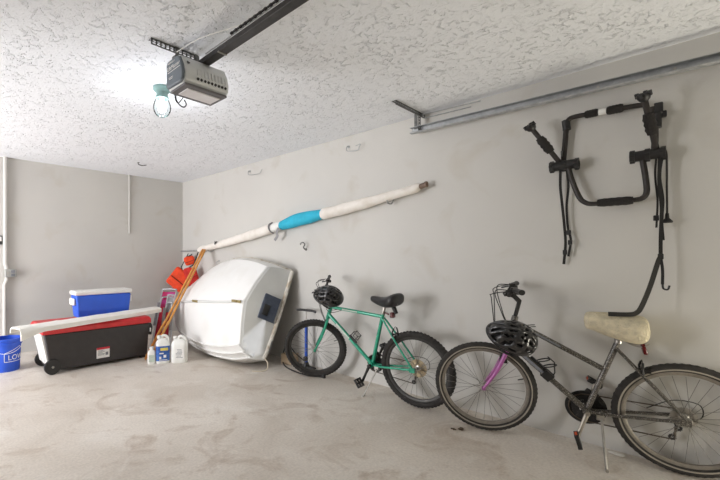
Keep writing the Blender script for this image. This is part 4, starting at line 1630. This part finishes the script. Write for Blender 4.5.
# ------------------------------------------------------------------ jugs
def jug(label, loc, w, dpt, h, kind):
    t = thing('jug' if kind != 'bottle' else 'bottle', label, 'jug' if kind != 'bottle' else 'bottle', loc)
    t.rotation_euler = (0, 0, R(-38 if kind == 'pale' else -22))

    def sec(z, k, kd=None):
        kd = kd or k
        q = []
        for i in range(24):
            a = 2 * PI * i / 24
            ca, sa = math.cos(a), math.sin(a)
            q.append(Vector((w / 2 * k * math.copysign(abs(ca) ** .55, ca), dpt / 2 * kd * math.copysign(abs(sa) ** .55, sa), z)))
        return q
    b = MB()
    if kind == 'bottle':
        b.loft([sec(0, .92), sec(.006, 1), sec(h * .62, 1), sec(h * .74, .85), sec(h * .82, .45), sec(h * .84, .34), sec(h * .93, .34)])
        b.build('body', M_JUG, t, smooth=50)
        b = MB()
        b.lathe([(w * .24, h * .86), (w * .24, h), (w * .2, h)], n=16)
        b.build('cap', M_WHITEP, t)
        b = MB()
        b.box((0, -dpt / 2 - .001, h * .34), (w * .7, .003, h * .4))
        b.build('label_patch', M_LGREEN, t)
        return t
    b.loft([sec(0, .94), sec(.008, 1), sec(h * .66, 1), sec(h * .74, .96), sec(h * .82, .80), sec(h * .88, .55), sec(h * .90, .42)])
    b.build('body', M_JUG, t, smooth=50)
    b = MB()
    hx = w * .16
    b.tube(spline([(-hx * .3, 0, h * .80), (-hx * .2, 0, h * .97), (hx * 1.1, 0, h * .99), (hx * 2.3, 0, h * .90), (hx * 2.5, 0, h * .72)], 6), .017, 10)
    b.build('handle', M_JUG, t, smooth=60)
    b = MB()
    b.lathe([(.022, h * .88), (.022, h * .93), (.026, h * .93), (.026, h), (.02, h + .004)], Matrix.Translation((-w * .26, 0, 0)), 18)
    b.build('cap', M_WHITEP, t)
    if kind == 'blue':
        b = MB()
        ar = [sec(z, 1.012) for z in (h * .10, h * .64)]
        n = 24
        for i in list(range(12, 24)):
            b.add([ar[0][i % n], ar[0][(i + 1) % n], ar[1][(i + 1) % n], ar[1][i % n]], [(0, 1, 2, 3)])
        lb = b.build('label_patch', M_LBLUE, t, smooth=60)
        b = MB()
        b.box((.012, -dpt / 2 - .004, h * .53), (w * .55, .003, h * .10))
        b.build('label_band', M_LYEL, lb)
        b = MB()
        b.box((-.02, -dpt / 2 - .004, h * .38), (w * .3, .003, h * .045))
        b.box((.02, -dpt / 2 - .004, h * .27), (w * .2, .003, h * .10))
        b.box((-.035, -dpt / 2 - .004, h * .22), (w * .15, .003, h * .09))
        b.box((0, -dpt / 2 - .004, h * .14), (w * .6, .003, h * .02))
        b.build('label_print', M_LWHITE, lb)
    else:
        b = MB()
        b.box((.01, -dpt / 2 - .002, h * .36), (w * .55, .003, h * .42))
        lb = b.build('label_patch', M_LWHITE, t)
        b = MB()
        for i in range(7):
            b.box((.01 + random.uniform(-.01, .01), -dpt / 2 - .004, h * (.52 - i * .05)), (w * random.uniform(.25, .45), .002, h * .018))
        b.build('label_print', M_LGREY, lb)
    return t


jug('small white bottle standing left of the two jugs', (2.10, 4.43, 0), .095, .07, .205, 'bottle')
jug('white jug with a blue and yellow label, middle of the floor containers', (2.228, 4.392, 0), .165, .13, .33, 'blue')
jug('plain milky white jug in front of the dinghy, rightmost container', (2.40, 4.285, 0), .20, .14, .315, 'pale')

# ------------------------------------------------------------------ floor pump and block behind the teal bike
t = thing('floor_pump', 'blue bicycle floor pump standing behind the teal front wheel', 'pump', (3.37, 3.06, 0))
px, py = 3.37, 3.06
b = MB()
b.cyl((px, py, .05), (px, py, .50), .019)
b.build('barrel', M_PUMP, t, world=True)
b = MB()
b.cyl((px, py, .50), (px, py, .665), .005)
b.cyl((px, py, .495), (px, py, .515), .022)
b.build('rod', M_STEEL, t, world=True)
b = MB()
b.tube(spline([(px - .02, py + .13, .665), (px - .01, py + .08, .672), (px, py, .672), (px + .01, py - .08, .672), (px + .02, py - .13, .662)], 5), .014, 10)
b.build('handle', M_BLACK, t, world=True)
b = MB()
b.box((px, py, .012), (.07, .25, .022))
b.lathe([(.04, .02), (.034, .05), (.022, .07)], Matrix.Translation((px, py, 0)), 16)
b.build('foot_base', M_BLACK, t, bevel=.005, world=True)
b = MB()
b.lathe([(.024, -.016), (.028, -.012), (.028, .012), (.024, .016)], Matrix.Translation((px - .035, py - .02, .115)) @ Matrix.Rotation(R(90), 4, 'Y'), 20)
b.build('gauge', M_BLACK, t, world=True)
b = MB()
b.tube(spline([(px, py + .02, .07), (px - .06, py + .12, .16), (px - .04, py + .26, .24), (px + .0, py + .36, .16), (px - .05, py + .34, .04), (px - .15, py + .20, .008), (px - .22, py - .02, .008), (px - .22, py - .22, .008), (px - .16, py - .36, .012)], 8), .0075, 8)
hs = b.build('hose', M_MATTE, t, world=True)
b = MB()
b.box((px - .15, py - .38, .022), (.03, .05, .04))
b.build('valve_head', M_BLACK, hs, bevel=.004, world=True)
b = MB()
b.box((3.37, 3.33, .06), (.16, .15, .12), Matrix.Rotation(R(12), 4, 'Z'))
tag(b.build('timber_block', M_CARD, bevel=.004), 'pale timber block on the floor against right wall behind the floor pump', 'block')

# ------------------------------------------------------------------ litter on the floor
b = MB()
b.ellipsoid((3.027, 1.191, .008), (.03, .018, .008), 12, 6, None, .012, 60)
b.ellipsoid((2.99, 1.23, .006), (.012, .02, .006), 10, 6, None, .01, 60)
tag(b.build('dead_leaf', M_LEAF), 'crumpled dead leaf on the floor below the grey bike front wheel', 'leaf')
b = MB()
b.ellipsoid((3.41, .36, .008), (.022, .045, .008), 12, 6, None, .012, 50)
tag(b.build('paper_scrap', M_PAPER), 'white paper scrap on the floor between kickstand and grey rear wheel', 'paper')
